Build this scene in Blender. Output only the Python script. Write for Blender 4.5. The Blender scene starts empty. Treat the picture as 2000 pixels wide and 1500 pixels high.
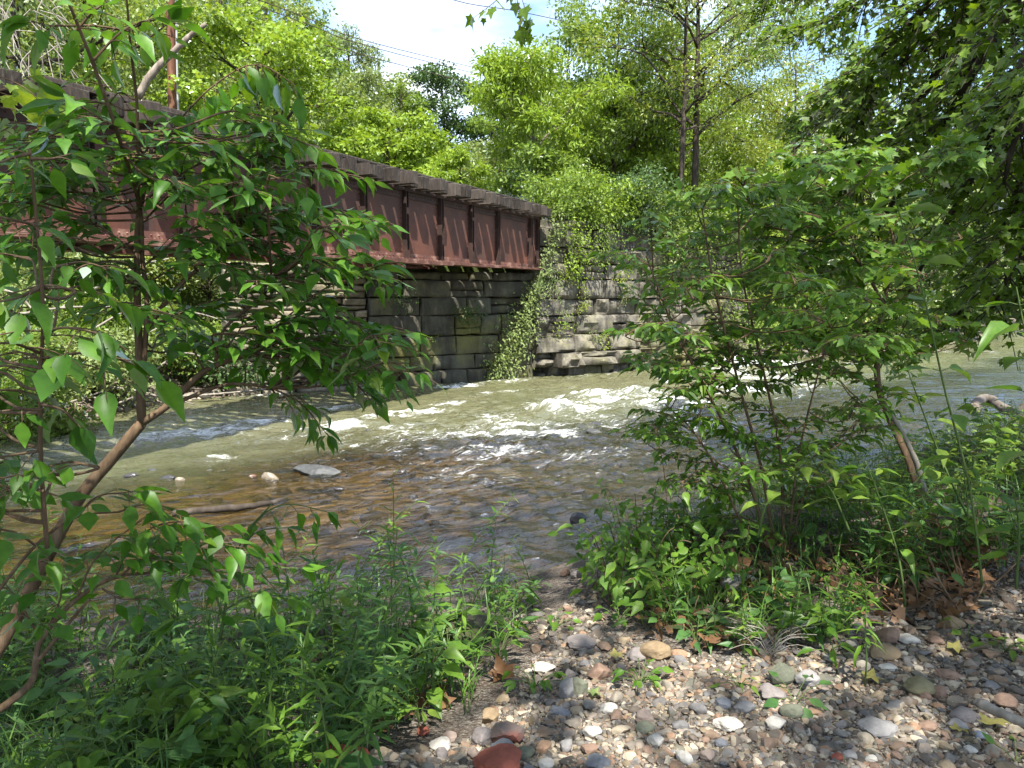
import bpy, math, numpy as np
from mathutils import Vector, Matrix
sc = bpy.context.scene
COL = sc.collection
RNG = np.random.default_rng(7)
rad = math.radians
EYE = 2.2                                  # eye height above the river surface, metres
F = 1450.0                                 # focal length in pixels of the 2000 px wide photograph
PITCH = rad(-6.84)

# ------------------------------------------------------------------ helpers
def ray(x, y):
    a, b = (x - 1000) / F, (750 - y) / F
    c, s = math.cos(PITCH), math.sin(PITCH)
    return np.array([a, c - b * s, s + b * c])
def P(x, y, d):
    r = ray(x, y); return np.array([0, 0, EYE]) + r * (d / r[1])
def PZ(x, y, z):
    r = ray(x, y); return np.array([0, 0, EYE]) + r * ((z - EYE) / r[2])

def _hash(i, j, k, seed):
    n = (i.astype(np.int64) * 374761393 + j.astype(np.int64) * 668265263 + k.astype(np.int64) * 1274126177 + seed * 974634541) & 0xffffffff
    n = ((n ^ (n >> 13)) * 1103515245) & 0xffffffff
    n = ((n ^ (n >> 16)) * 2246822519) & 0xffffffff
    return ((n ^ (n >> 15)) & 0xffff) / 32767.5 - 1
def vnoise(p, seed=0):
    p = np.asarray(p, float); f = np.floor(p); t = p - f; i = f.astype(np.int64)
    t = t * t * (3 - 2 * t); out = 0
    for dx in (0, 1):
        wx = t[..., 0] if dx else 1 - t[..., 0]
        for dy in (0, 1):
            wy = t[..., 1] if dy else 1 - t[..., 1]
            for dz in (0, 1):
                wz = t[..., 2] if dz else 1 - t[..., 2]
                out = out + wx * wy * wz * _hash(i[..., 0] + dx, i[..., 1] + dy, i[..., 2] + dz, seed)
    return out
def fbm(p, o=4, seed=0):
    p = np.asarray(p, float); r = 0; a = 1
    for k in range(o):
        r = r + a * vnoise(p * 2.03 ** k + 17.3 * k, seed + k); a *= .5
    return r
def smooth(a, b, x):
    t = np.clip((x - a) / (b - a), 0, 1); return t * t * (3 - 2 * t)

class MB:
    """collects geometry for ONE mesh object"""
    def __init__(s): s.v = []; s.l = []; s.n = []; s.m = []; s.c = 0
    def add(s, v, loops, sizes, mat=0):
        v = np.asarray(v, float).reshape(-1, 3); loops = np.asarray(loops, np.int64).ravel(); sizes = np.asarray(sizes, np.int64).ravel()
        s.v.append(v); s.l.append(loops + s.c); s.n.append(sizes); s.m.append(np.full(len(sizes), mat)); s.c += len(v); return s
    def faces(s, v, fs, mat=0):
        return s.add(v, [i for f in fs for i in f], [len(f) for f in fs], mat)
    def box(s, lo, hi, M=None, mat=0):
        x0, y0, z0 = lo; x1, y1, z1 = hi
        v = np.array([[x0,y0,z0],[x1,y0,z0],[x1,y1,z0],[x0,y1,z0],[x0,y0,z1],[x1,y0,z1],[x1,y1,z1],[x0,y1,z1]], float)
        if M is not None: v = M(v)
        return s.faces(v, [(3,2,1,0),(4,5,6,7),(0,1,5,4),(1,2,6,5),(2,3,7,6),(3,0,4,7)], mat)
    def bevbox(s, lo, hi, b, M=None, mat=0, jit=0, rng=None):
        """a box with chamfered edges: three inset rectangles per axis"""
        lo = np.array(lo, float); hi = np.array(hi, float); v = []; idx = {}
        for sx in (0, 1):
            for sy in (0, 1):
                for sz in (0, 1):
                    c = np.where([sx, sy, sz], hi, lo); d = np.where([sx, sy, sz], -b, b)
                    for ax in range(3):
                        q = c.copy()
                        for k in range(3):
                            if k != ax: q[k] += d[k]
                        idx[(sx, sy, sz, ax)] = len(v); v.append(q)
        v = np.array(v); g = idx
        if jit: v += (rng or RNG).normal(0, jit, v.shape)
        fs = []
        for ax in range(3):
            a, c = [k for k in range(3) if k != ax]
            for sd in (0, 1):
                q = []
                for (i, j) in ((0,0),(1,0),(1,1),(0,1)):
                    t = [0,0,0]; t[ax] = sd; t[a] = i; t[c] = j; q.append(g[(*t, ax)])
                if (sd == 0) != (ax == 1): q = q[::-1]
                fs.append(q)
        for ax in range(3):                       # edge chamfers along axis ax
            a, c = [k for k in range(3) if k != ax]
            for i in (0, 1):
                for j in (0, 1):
                    def key(e, f):
                        t = [0,0,0]; t[ax] = e; t[a] = i; t[c] = j; return g[(*t, f)]
                    q = [key(0, a), key(1, a), key(1, c), key(0, c)]
                    fs.append(q if (i ^ j ^ (ax == 1)) else q[::-1])
        for sx in (0, 1):
            for sy in (0, 1):
                for sz in (0, 1):
                    q = [g[(sx, sy, sz, 0)], g[(sx, sy, sz, 1)], g[(sx, sy, sz, 2)]]
                    fs.append(q if (sx ^ sy ^ sz) else q[::-1])
        if M is not None: v = M(v)
        return s.faces(v, fs, mat)
    def tube(s, pts, r, n=6, mat=0, cap=True):
        pts = np.asarray(pts, float); m = len(pts); r = np.broadcast_to(np.asarray(r, float), (m,))
        t = np.gradient(pts, axis=0); t /= np.linalg.norm(t, axis=1)[:, None] + 1e-9
        ref = np.array([0., 0, 1]) if abs(t[0][2]) < .9 else np.array([1., 0, 0])
        u = np.cross(t, ref); u /= np.linalg.norm(u, axis=1)[:, None] + 1e-9
        w = np.cross(t, u); a = np.arange(n) * 2 * math.pi / n
        v = pts[:, None] + r[:, None, None] * (np.cos(a)[None, :, None] * u[:, None] + np.sin(a)[None, :, None] * w[:, None])
        i = np.arange(m - 1)[:, None] * n; j = np.arange(n)[None]; k = (j + 1) % n
        q = np.stack([i + j, i + k, i + n + k, i + n + j], -1).reshape(-1)
        L = [q]; S = [np.full((m - 1) * n, 4)]
        if cap: L += [np.arange(n)[::-1], (m - 1) * n + np.arange(n)]; S += [[n], [n]]
        return s.add(v.reshape(-1, 3), np.concatenate(L), np.concatenate(S), mat)
    def inst(s, T, fs, pos, R, scale, mat=0):
        """copies of template T (k,3) at pos with frames R (n,3,3 columns = axes) and scale (n,) or (n,3)"""
        n = len(pos)
        if n == 0: return s
        T = np.asarray(T, float); sc_ = np.asarray(scale, float)
        if sc_.ndim == 1: sc_ = sc_[:, None].repeat(3, 1)
        v = np.einsum('nij,nkj->nki', R, T[None] * sc_[:, None, :]) + np.asarray(pos)[:, None]
        L = np.concatenate([np.array(f) for f in fs]); S = np.array([len(f) for f in fs])
        return s.add(v.reshape(-1, 3), (np.arange(n)[:, None] * len(T) + L[None]).ravel(), np.tile(S, n), mat)
    def grid(s, V, mat=0):
        h, w = V.shape[:2]; i = np.arange(h - 1)[:, None] * w; j = np.arange(w - 1)[None]
        q = np.stack([i + j, i + j + 1, i + w + j + 1, i + w + j], -1).reshape(-1)
        return s.add(V.reshape(-1, 3), q, np.full((h - 1) * (w - 1), 4), mat)
    def mesh(s, name, mats, smooth_=True):
        me = bpy.data.meshes.new(name)
        v = np.concatenate(s.v); L = np.concatenate(s.l); S = np.concatenate(s.n); M = np.concatenate(s.m)
        me.vertices.add(len(v)); me.vertices.foreach_set('co', v.astype(np.float32).ravel())
        me.loops.add(len(L)); me.loops.foreach_set('vertex_index', L.astype(np.int32))
        st = np.concatenate([[0], np.cumsum(S)[:-1]])
        me.polygons.add(len(S)); me.polygons.foreach_set('loop_start', st.astype(np.int32)); me.polygons.foreach_set('loop_total', S.astype(np.int32))
        me.polygons.foreach_set('material_index', M.astype(np.int32))
        me.polygons.foreach_set('use_smooth', np.full(len(S), smooth_))
        for m in (mats if isinstance(mats, (list, tuple)) else [mats]): me.materials.append(m)
        me.update(calc_edges=True); return me
    def build(s, name, mats, parent=None, smooth_=True, origin=None):
        if origin is not None:
            s.v = [a - np.asarray(origin) for a in s.v]
        o = bpy.data.objects.new(name, s.mesh(name, mats, smooth_)); COL.objects.link(o)
        if origin is not None: o.location = tuple(origin)
        if parent is not None:
            o.parent = parent
            if origin is None: o.location = -parent.location
        return o
def tag(o, label=None, cat=None, group=None, kind=None):
    if label: o['label'] = label
    if cat: o['category'] = cat
    if group: o['group'] = group
    if kind: o['kind'] = kind
    return o
def thing(name, label, cat, loc=(0, 0, 0), group=None):
    o = bpy.data.objects.new(name, None); COL.objects.link(o); o.location = tuple(loc); o.empty_display_size = .2
    return tag(o, label, cat, group)
def frames(a, nrm):
    """orthonormal frames with y along a and z near nrm"""
    a = a / (np.linalg.norm(a, axis=1)[:, None] + 1e-9)
    z = nrm - (nrm * a).sum(1)[:, None] * a; z /= np.linalg.norm(z, axis=1)[:, None] + 1e-9
    return np.stack([np.cross(a, z), a, z], -1)
def spline(pts, n):
    """Catmull-Rom through pts, n samples"""
    p = np.asarray(pts, float); p = np.vstack([2 * p[0] - p[1], p, 2 * p[-1] - p[-2]])
    m = len(p) - 3; t = np.linspace(0, m - 1e-6, n); i = t.astype(int); u = (t - i)[:, None]
    a, b, c, d = p[i], p[i + 1], p[i + 2], p[i + 3]
    return .5 * ((2 * b) + (c - a) * u + (2 * a - 5 * b + 4 * c - d) * u ** 2 + (3 * b - a - 3 * c + d) * u ** 3)

# leaf templates: length 1 along +y, width along x, slight fold and droop along z
OVATE = (np.array([[0,0,0],[-.19,.2,.05],[-.245,.43,.05],[-.125,.73,-.02],[0,1.04,-.19],[.125,.73,-.02],[.245,.43,.05],[.19,.2,.05],[0,.23,-.01],[0,.46,-.03],[0,.75,-.09]]),
         [(0,8,1),(1,8,9,2),(2,9,10,3),(3,10,4),(0,7,8),(7,6,9,8),(6,5,10,9),(5,4,10)])
LANCE = (np.array([[0,0,0],[-.085,.3,.02],[-.07,.62,-.05],[0,1,-.25],[.07,.62,-.05],[.085,.3,.02],[0,.3,0],[0,.62,-.08]]),
         [(0,6,1),(1,6,7,2),(2,7,3),(0,5,6),(5,4,7,6),(4,3,7)])
DIAM = (np.array([[0,0,0],[-.3,.45,.06],[0,1,-.08],[.3,.45,.06]]), [(0,2,1),(0,3,2)])
NARROW = (np.array([[0,0,0],[-.17,.45,.05],[0,1,-.14],[.17,.45,.05]]), [(0,2,1),(0,3,2)])
_m = [(0,0),(-.16,.02),(-.42,.0),(-.36,.22),(-.56,.46),(-.24,.52),(-.16,.66),(0,1),(.16,.66),(.24,.52),(.56,.46),(.36,.22),(.42,.0),(.16,.02)]
MAPLE = (np.array([[x, y, .07 * abs(x) * 2 - .12 * y * y] for x, y in _m] + [[0, .32, -.01]]), [((i + 1) % 14, i, 14) for i in range(14)])

def in_poly(x, y, poly):
    r = False; n = len(poly)
    for i in range(n):
        (x0, y0), (x1, y1) = poly[i], poly[(i + 1) % n]
        if (y0 > y) != (y1 > y) and x < (x1 - x0) * (y - y0) / (y1 - y0) + x0: r = not r
    return r
# ------------------------------------------------------------------ materials
class NT:
    def __init__(s, name):
        s.mat = bpy.data.materials.new(name); s.mat.use_nodes = True; s.t = s.mat.node_tree; s.t.nodes.clear()
        s.out = s.t.nodes.new('ShaderNodeOutputMaterial')
    def n(s, kind, **kw):
        o = s.t.nodes.new('ShaderNode' + kind)
        for k, v in kw.items():
            if hasattr(o, k): setattr(o, k, v)
            else: s.set(o.inputs[k.replace('_', ' ')], v)
        return o
    def set(s, i, v):
        if isinstance(v, bpy.types.NodeSocket): s.t.links.new(v, i)
        elif isinstance(v, bpy.types.Node): s.t.links.new(v.outputs[0], i)
        else: i.default_value = v
    def coord(s, kind='Object', scale=(1, 1, 1), rot=(0, 0, 0)):
        c = s.n('TexCoord').outputs[kind]; m = s.n('Mapping'); s.set(m.inputs['Vector'], c); m.inputs['Scale'].default_value = scale; m.inputs['Rotation'].default_value = rot
        return m.outputs[0]
    def noise(s, vec, scale, detail=5, rough=.6, dist=0):
        return s.n('TexNoise', Vector=vec, Scale=scale, Detail=detail, Roughness=rough, Distortion=dist).outputs[0]
    def ramp(s, fac, stops, interp='LINEAR'):
        r = s.n('ValToRGB'); r.color_ramp.interpolation = interp; e = r.color_ramp.elements
        while len(e) < len(stops): e.new(.5)
        for q, (p, c) in zip(e, stops):
            q.position = p; q.color = (*c, 1) if not isinstance(c, (int, float)) else (c, c, c, 1)
        s.set(r.inputs[0], fac); return r.outputs[0]
    def mix(s, fac, a, b, mode='MIX'):
        m = s.n('Mix', data_type='RGBA', blend_type=mode)
        s.set(m.inputs[0], fac)
        for i, v in ((6, a), (7, b)): s.set(m.inputs[i], (*v, 1) if isinstance(v, tuple) and len(v) == 3 else v)
        return m.outputs[2]
    def math(s, op, a, b=0.0):
        m = s.n('Math', operation=op); s.set(m.inputs[0], a); s.set(m.inputs[1], b); return m.outputs[0]
    def bump(s, h, strength=.5, dist=.02):
        b = s.n('Bump'); b.inputs['Strength'].default_value = strength; b.inputs['Distance'].default_value = dist; s.set(b.inputs['Height'], h); return b.outputs[0]
    def pbr(s, col, rough=.8, normal=None, spec=.3, metal=0):
        p = s.n('BsdfPrincipled'); s.set(p.inputs['Base Color'], (*col, 1) if isinstance(col, tuple) else col); s.set(p.inputs['Roughness'], rough)
        s.set(p.inputs['Specular IOR Level'], spec); s.set(p.inputs['Metallic'], metal)
        if normal is not None: s.set(p.inputs['Normal'], normal)
        s.t.links.new(p.outputs[0], s.out.inputs[0]); return s.mat

def leaf_mat(name, a, b, trans=.45, gloss=.035, old=None, tcol=1.25):
    t = NT(name); isl = t.n('NewGeometry').outputs['Random Per Island']
    stops = [(0, a), (1, b)]
    if old: stops = [(0, a), (.9, b), (.965, b), (1, old)]
    c = t.ramp(isl, stops)
    nz = t.noise(t.coord('Object'), 1.1, 2)
    c = t.mix(t.math('MULTIPLY', nz, .7), c, t.mix(.5, c, (a[0] * .55, a[1] * .6, a[2] * .6)))
    nf = t.noise(t.coord('Object'), 38, 3, .65); c = t.mix(1., c, t.ramp(nf, [(.3, (.72, .74, .7)), (.52, (1, 1, 1)), (.72, (1.2, 1.14, 1.0))]), 'MULTIPLY')
    d = t.n('BsdfDiffuse', Color=c)
    tc = t.mix(1.0, c, (tcol * 1.25, tcol * 1.15, .45 * tcol), 'MULTIPLY')
    tr = t.n('BsdfTranslucent', Color=tc)
    m = t.n('MixShader'); m.inputs[0].default_value = trans; t.set(m.inputs[1], d); t.set(m.inputs[2], tr)
    g = t.n('BsdfGlossy', Color=(1, 1, 1, 1), Roughness=.42)
    m2 = t.n('MixShader'); fr = t.n('Fresnel', IOR=1.4)
    t.set(m2.inputs[0], t.math('ADD', t.math('MULTIPLY', fr, .3), gloss * .2)); t.set(m2.inputs[1], m); t.set(m2.inputs[2], g)
    t.t.links.new(m2.outputs[0], t.out.inputs[0]); return t.mat

L_SAP = leaf_mat('sapling_leaf', (.055, .16, .012), (.12, .27, .022), .45, old=(.2, .3, .03))
L_MAPLE = leaf_mat('maple_leaf', (.08, .155, .012), (.17, .28, .022), .52)
L_BRIGHT = leaf_mat('bright_leaf', (.18, .29, .028), (.29, .4, .05), .42, gloss=.0)
L_YEL = leaf_mat('yellow_green_leaf', (.2, .27, .035), (.32, .38, .07), .45, old=(.4, .33, .07))
L_MID = leaf_mat('mid_leaf', (.12, .2, .03), (.2, .29, .045), .4, gloss=0)
L_PALE = leaf_mat('pale_leaf', (.17, .24, .075), (.27, .33, .12), .38)
L_DARK = leaf_mat('dark_leaf', (.055, .11, .03), (.09, .16, .045), .3)
L_WEED = leaf_mat('weed_leaf', (.075, .175, .016), (.17, .3, .034), .48, old=(.22, .3, .05))
L_BLUE = leaf_mat('cool_weed_leaf', (.055, .14, .035), (.11, .22, .055), .4)
L_GRASS = leaf_mat('grass_blade', (.07, .16, .03), (.14, .26, .045), .4)
L_DRY = leaf_mat('dead_leaf', (.12, .062, .03), (.22, .12, .06), .15, tcol=1)
L_FALL = leaf_mat('yellowed_leaf', (.26, .24, .07), (.32, .27, .1), .3)

def bark_mat(name, a, b, sc_=8):
    t = NT(name); v = t.coord('Object', (sc_, sc_, sc_ * .18)); n = t.noise(v, 1.5, 6, .65)
    n2 = t.noise(t.coord('Object'), 1.3, 3)
    c = t.ramp(n, [(.3, tuple(x * .5 for x in a)), (.5, a), (.72, b)]); c = t.mix(t.math('MULTIPLY', n2, .5), c, tuple(x * .6 for x in a))
    return t.pbr(c, .9, t.bump(n, .7, .012), .15)
BARK_T = bark_mat('sapling_bark', (.13, .085, .05), (.22, .16, .1), 22)
BARK_D = bark_mat('dark_bark', (.06, .048, .038), (.12, .1, .08), 6)
BARK_G = bark_mat('grey_bark', (.15, .125, .1), (.26, .23, .19), 6)
STEM_G = bark_mat('green_stem', (.09, .14, .04), (.15, .2, .07), 20)
WOOD_W = bark_mat('bleached_wood', (.26, .23, .19), (.42, .39, .34), 9)
WOOD_D = bark_mat('drift_wood', (.2, .165, .13), (.36, .31, .25), 9)
POLE_W = bark_mat('pole_wood', (.16, .075, .045), (.24, .13, .085), 7)

def rust_mat():
    t = NT('rusty_red_steel'); v = t.coord('Object')
    n = t.noise(v, 1.2, 6, .7); n2 = t.noise(t.coord('Object', (5, 5, .55)), 1.6, 5, .7); n3 = t.noise(v, 26, 4, .7)
    c = t.ramp(n, [(.3, (.045, .026, .02)), (.5, (.105, .04, .026)), (.7, (.175, .062, .035))])
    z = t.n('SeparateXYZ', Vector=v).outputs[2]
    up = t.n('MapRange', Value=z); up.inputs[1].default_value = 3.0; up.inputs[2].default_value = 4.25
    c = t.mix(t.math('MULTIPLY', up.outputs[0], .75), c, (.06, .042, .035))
    c = t.mix(t.ramp(n2, [(.5, 0.0), (.75, .55)]), c, (.07, .045, .04))
    c = t.mix(t.ramp(n3, [(.62, 0.0), (.74, .45)]), c, (.34, .2, .15))
    return t.pbr(c, .78, t.bump(t.math('ADD', n3, n2), .35, .006), .3)
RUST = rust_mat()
def dark_steel():
    t = NT('dark_riveted_steel'); v = t.coord('Object'); n = t.noise(v, 3, 6, .7)
    return t.pbr(t.ramp(n, [(.3, (.02, .014, .012)), (.6, (.055, .03, .024)), (.75, (.15, .07, .05))]), .75, t.bump(n, .4, .01), .3)
STEEL_D = dark_steel()
def flange_mat():
    t = NT('pale_rusted_flange'); v = t.coord('Object'); n = t.noise(v, 4, 6, .7)
    return t.pbr(t.ramp(n, [(.3, (.07, .035, .028)), (.52, (.15, .066, .047)), (.72, (.36, .24, .18))]), .8, t.bump(n, .4, .01), .3)
FLANGE = flange_mat()
def tie_mat():
    t = NT('weathered_tie_wood'); v = t.coord('Object'); n = t.noise(t.coord('Object', (9, 9, 2)), 2.2, 7, .7); i = t.n('NewGeometry').outputs['Random Per Island']; n2 = t.noise(v, 40, 3)
    c = t.ramp(n, [(.3, (.012, .01, .009)), (.52, (.04, .033, .028)), (.75, (.12, .1, .083))])
    oi = t.n('ObjectInfo').outputs['Random']
    c = t.mix(t.math('MULTIPLY', t.math('POWER', oi, 2.5), .5), c, t.mix(n2, (.06, .045, .035), (.2, .17, .14)))
    return t.pbr(c, .9, t.bump(n, .8, .015), .15)
TIE = tie_mat()

def stone_wall_mat(name, moss=.5, dark=.85, tint=(.2, .185, .15)):
    t = NT(name); v = t.coord('Object'); isl = t.n('NewGeometry').outputs['Random Per Island']
    n = t.noise(v, 2.2, 8, .68); n2 = t.noise(v, .55, 4, .6); n3 = t.noise(t.coord('Object', (2.2, 2.2, .35)), 1.6, 6, .7); n4 = t.noise(v, 22, 5, .7)
    c = t.ramp(n, [(.28, tuple(x * .32 for x in tint)), (.5, tuple(x * .8 for x in tint)), (.72, tuple(x * 1.35 for x in tint))])
    c = t.mix(.55, c, t.mix(1., c, t.ramp(isl, [(0, (.62, .6, .58)), (.5, (1, 1, 1)), (1, (1.3, 1.22, 1.1))]), 'MULTIPLY'))
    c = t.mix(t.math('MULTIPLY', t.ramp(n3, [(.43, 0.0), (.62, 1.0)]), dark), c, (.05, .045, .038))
    c = t.mix(t.math('MULTIPLY', t.ramp(n2, [(.5, 0.0), (.66, 1.0)]), t.math('MULTIPLY', t.ramp(n4, [(.35, .2), (.6, 1.0)]), moss)), c, (.15, .145, .03))
    return t.pbr(c, .93, t.bump(t.math('ADD', n, t.math('MULTIPLY', n4, .35)), .9, .05), .12)
STONE_W = stone_wall_mat('abutment_stone', .75)
STONE_M = stone_wall_mat('mossy_shaded_stone', .9, .9, (.12, .118, .09))  # mossy, with the bridge's shade put into its darker tint
STONE_L = stone_wall_mat('layered_stone', .35, .6, (.27, .24, .18))
def concrete():
    t = NT('stained_concrete'); v = t.coord('Object'); n = t.noise(v, 3, 6); n3 = t.noise(t.coord('Object', (2, 2, .3)), 3, 5)
    return t.pbr(t.mix(t.ramp(n3, [(.45, 0.0), (.7, .8)]), t.ramp(n, [(.3, (.3, .3, .3)), (.7, (.45, .45, .44))]), (.17, .17, .175)), .9, t.bump(n, .3), .2)
CONC = concrete()

def pebble_mat(name='river_pebbles'):
    t = NT(name); v = t.coord('Object'); isl = t.n('NewGeometry').outputs['Random Per Island']
    cols = [(.15,.135,.118),(.22,.2,.17),(.1,.097,.098),(.3,.265,.21),(.16,.118,.088),(.135,.135,.142),(.25,.205,.145),(.085,.078,.07),(.19,.135,.105),(.17,.165,.158),(.38,.345,.285),(.15,.125,.088),(.21,.18,.155),(.115,.115,.096),(.24,.16,.11),(.075,.068,.06),(.19,.175,.15),(.105,.09,.078)]
    c = t.ramp(isl, [(k / len(cols), q) for k, q in enumerate(cols)], 'CONSTANT')
    n = t.noise(v, 30, 6, .7); n2 = t.noise(v, 140, 3, .6)
    c = t.mix(1., c, t.ramp(n, [(.25, (.62, .585, .53)), (.5, (.95, .9, .82)), (.75, (1.3, 1.22, 1.1))]), 'MULTIPLY')
    return t.pbr(c, .78, t.bump(t.math('ADD', n, t.math('MULTIPLY', n2, .4)), .35, .006), .25)
PEB = pebble_mat()
def rock_mat(name, col, vein=None, wet=0, scale=14, moss=None):
    t = NT(name); v = t.coord('Object'); n = t.noise(v, scale, 7, .7); n2 = t.noise(v, scale * 5, 4, .7); n3 = t.noise(v, scale * .4, 3)
    c = t.ramp(n, [(.25, tuple(x * .6 for x in col)), (.5, col), (.75, tuple(min(x * 1.35, .9) for x in col))])
    if vein: c = t.mix(t.ramp(n3, [(.5, 0.0), (.62, .8)]), c, vein)
    if moss: c = t.mix(t.ramp(n3, [(.42, 0.0), (.55, .85)]), c, moss)
    return t.pbr(c, .25 if wet else .85, t.bump(t.math('ADD', n, t.math('MULTIPLY', n2, .5)), .5, .01), .5 if wet else .2)

def ground_mats():
    t = NT('bank_soil'); v = t.coord('Object'); n = t.noise(v, 3, 6); n2 = t.noise(v, 40, 5, .7)
    vo = t.n('TexVoronoi', Vector=v, Scale=85.0); cc = t.n('SeparateColor', Color=vo.outputs['Color']).outputs[0]
    c = t.ramp(cc, [(0, (.06, .048, .038)), (.4, (.13, .108, .088)), (.7, (.2, .175, .145)), (1, (.3, .265, .22))])
    c = t.mix(t.ramp(n, [(.45, 0.0), (.7, .8)]), c, (.085, .06, .042)); c = t.mix(t.math('MULTIPLY', n2, .5), c, (.04, .032, .025))
    bank = t.pbr(c, .95, t.bump(t.math('SUBTRACT', n2, vo.outputs['Distance']), .8, .02), .1)
    t = NT('river_bed'); v = t.coord('Object'); n = t.noise(v, .7, 5); n2 = t.noise(v, 9, 5, .7)
    vo = t.n('TexVoronoi', Vector=v, Scale=7.0); cc = t.n('SeparateColor', Color=vo.outputs['Color']).outputs[0]
    c = t.ramp(cc, [(0, (.1, .07, .032)), (.5, (.24, .165, .065)), (.85, (.33, .235, .11)), (1, (.24, .14, .075))])
    c = t.mix(t.ramp(n, [(.4, 0.0), (.65, .8)]), c, (.28, .195, .07)); c = t.mix(t.math('MULTIPLY', n2, .5), c, (.07, .048, .025))
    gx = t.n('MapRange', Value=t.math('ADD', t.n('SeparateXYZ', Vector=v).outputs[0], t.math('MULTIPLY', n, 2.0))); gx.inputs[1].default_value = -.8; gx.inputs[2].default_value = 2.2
    c = t.mix(t.math('MULTIPLY', gx.outputs[0], .8), c, (.04, .034, .024))  # bed painted darker to the right as shade, letting sky reflections show
    bed = t.pbr(c, .95, t.bump(t.math('SUBTRACT', n2, vo.outputs['Distance']), .8, .05), .1)
    t = NT('wood_floor'); v = t.coord('Object'); n = t.noise(v, .6, 6, .7); n2 = t.noise(v, 8, 5, .7)
    c = t.ramp(n, [(.35, (.05, .04, .022)), (.5, (.07, .1, .025)), (.68, (.13, .18, .04))]); c = t.mix(t.math('MULTIPLY', n2, .6), c, (.035, .045, .015))
    hill = t.pbr(c, .95, t.bump(n2, 1, .15), .1)
    t = NT('gravel_bar'); v = t.coord('Object'); n2 = t.noise(v, 14, 5, .7)
    vo = t.n('TexVoronoi', Vector=v, Scale=9.0); cc = t.n('SeparateColor', Color=vo.outputs['Color']).outputs[0]
    c = t.mix(t.math('MULTIPLY', n2, .5), t.ramp(cc, [(0, (.10, .08, .06)), (.5, (.19, .16, .125)), (1, (.3, .26, .21))]), (.08, .065, .045))
    bar = t.pbr(c, .95, t.bump(t.math('SUBTRACT', n2, vo.outputs['Distance']), .8, .05), .1)
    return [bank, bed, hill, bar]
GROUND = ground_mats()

def water_mat():
    t = NT('river_water'); v = t.coord('Object', (1, 1, 1), (0, 0, rad(-31.8)))          # x runs along the flow
    fo = t.n('Attribute', attribute_name='foam').outputs['Fac']; tu = t.n('Attribute', attribute_name='murk').outputs['Fac']
    def st(sx, sy): 
        m = t.n('Mapping'); t.set(m.inputs['Vector'], v); m.inputs['Scale'].default_value = (sx, sy, 1); return m.outputs[0]
    w1 = t.noise(st(1.6, 3.4), 1.6, 4, .55, .4); w2 = t.noise(st(1, 2.2), 7, 4, .6, .5); w3 = t.noise(st(1, 2), 26, 3, .6)
    h = t.math('ADD', t.math('ADD', w1, t.math('MULTIPLY', w2, .42)), t.math('MULTIPLY', w3, .12))
    nb = t.bump(h, 1.0, .05)
    fr = t.n('Fresnel', IOR=2.0); t.set(fr.inputs['Normal'], nb)
    gl = t.n('BsdfGlossy', Color=(1, 1, 1, 1), Roughness=.03); t.set(gl.inputs['Normal'], nb)
    tr = t.n('BsdfTransparent', Color=(.74, .68, .5, 1))
    mu = t.n('BsdfDiffuse', Color=t.mix(t.noise(st(.5, 1.4), .8, 3), (.085, .09, .045), (.17, .165, .085))); t.set(mu.inputs['Normal'], nb)
    body = t.n('MixShader'); t.set(body.inputs[0], tu); t.set(body.inputs[1], tr); t.set(body.inputs[2], mu)
    wat = t.n('MixShader'); t.set(wat.inputs[0], fr); t.set(wat.inputs[1], body); t.set(wat.inputs[2], gl)
    f1 = t.noise(st(1.2, 4.4), 3.2, 8, .74, 1.1); f2 = t.noise(st(1, 2.2), 24, 5, .75)
    fm = t.math('ADD', t.math('ADD', t.math('MULTIPLY', f1, .95), t.math('MULTIPLY', f2, .38)), t.math('MULTIPLY', t.math('MINIMUM', fo, 1.1), .31))
    fm = t.math('MULTIPLY', t.math('SUBTRACT', fm, .825), 4.2); fm = t.math('MAXIMUM', t.math('MINIMUM', fm, 1.0), 0.0)
    fd = t.n('BsdfDiffuse', Color=(.78, .8, .8, 1)); t.set(fd.inputs['Normal'], nb)
    fin = t.n('MixShader'); t.set(fin.inputs[0], t.math('MULTIPLY', fm, t.math('MINIMUM', t.math('MULTIPLY', fo, 3.0), 1.0))); t.set(fin.inputs[1], wat); t.set(fin.inputs[2], fd)
    t.t.links.new(fin.outputs[0], t.out.inputs[0]); return t.mat
WATER = water_mat()
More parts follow.
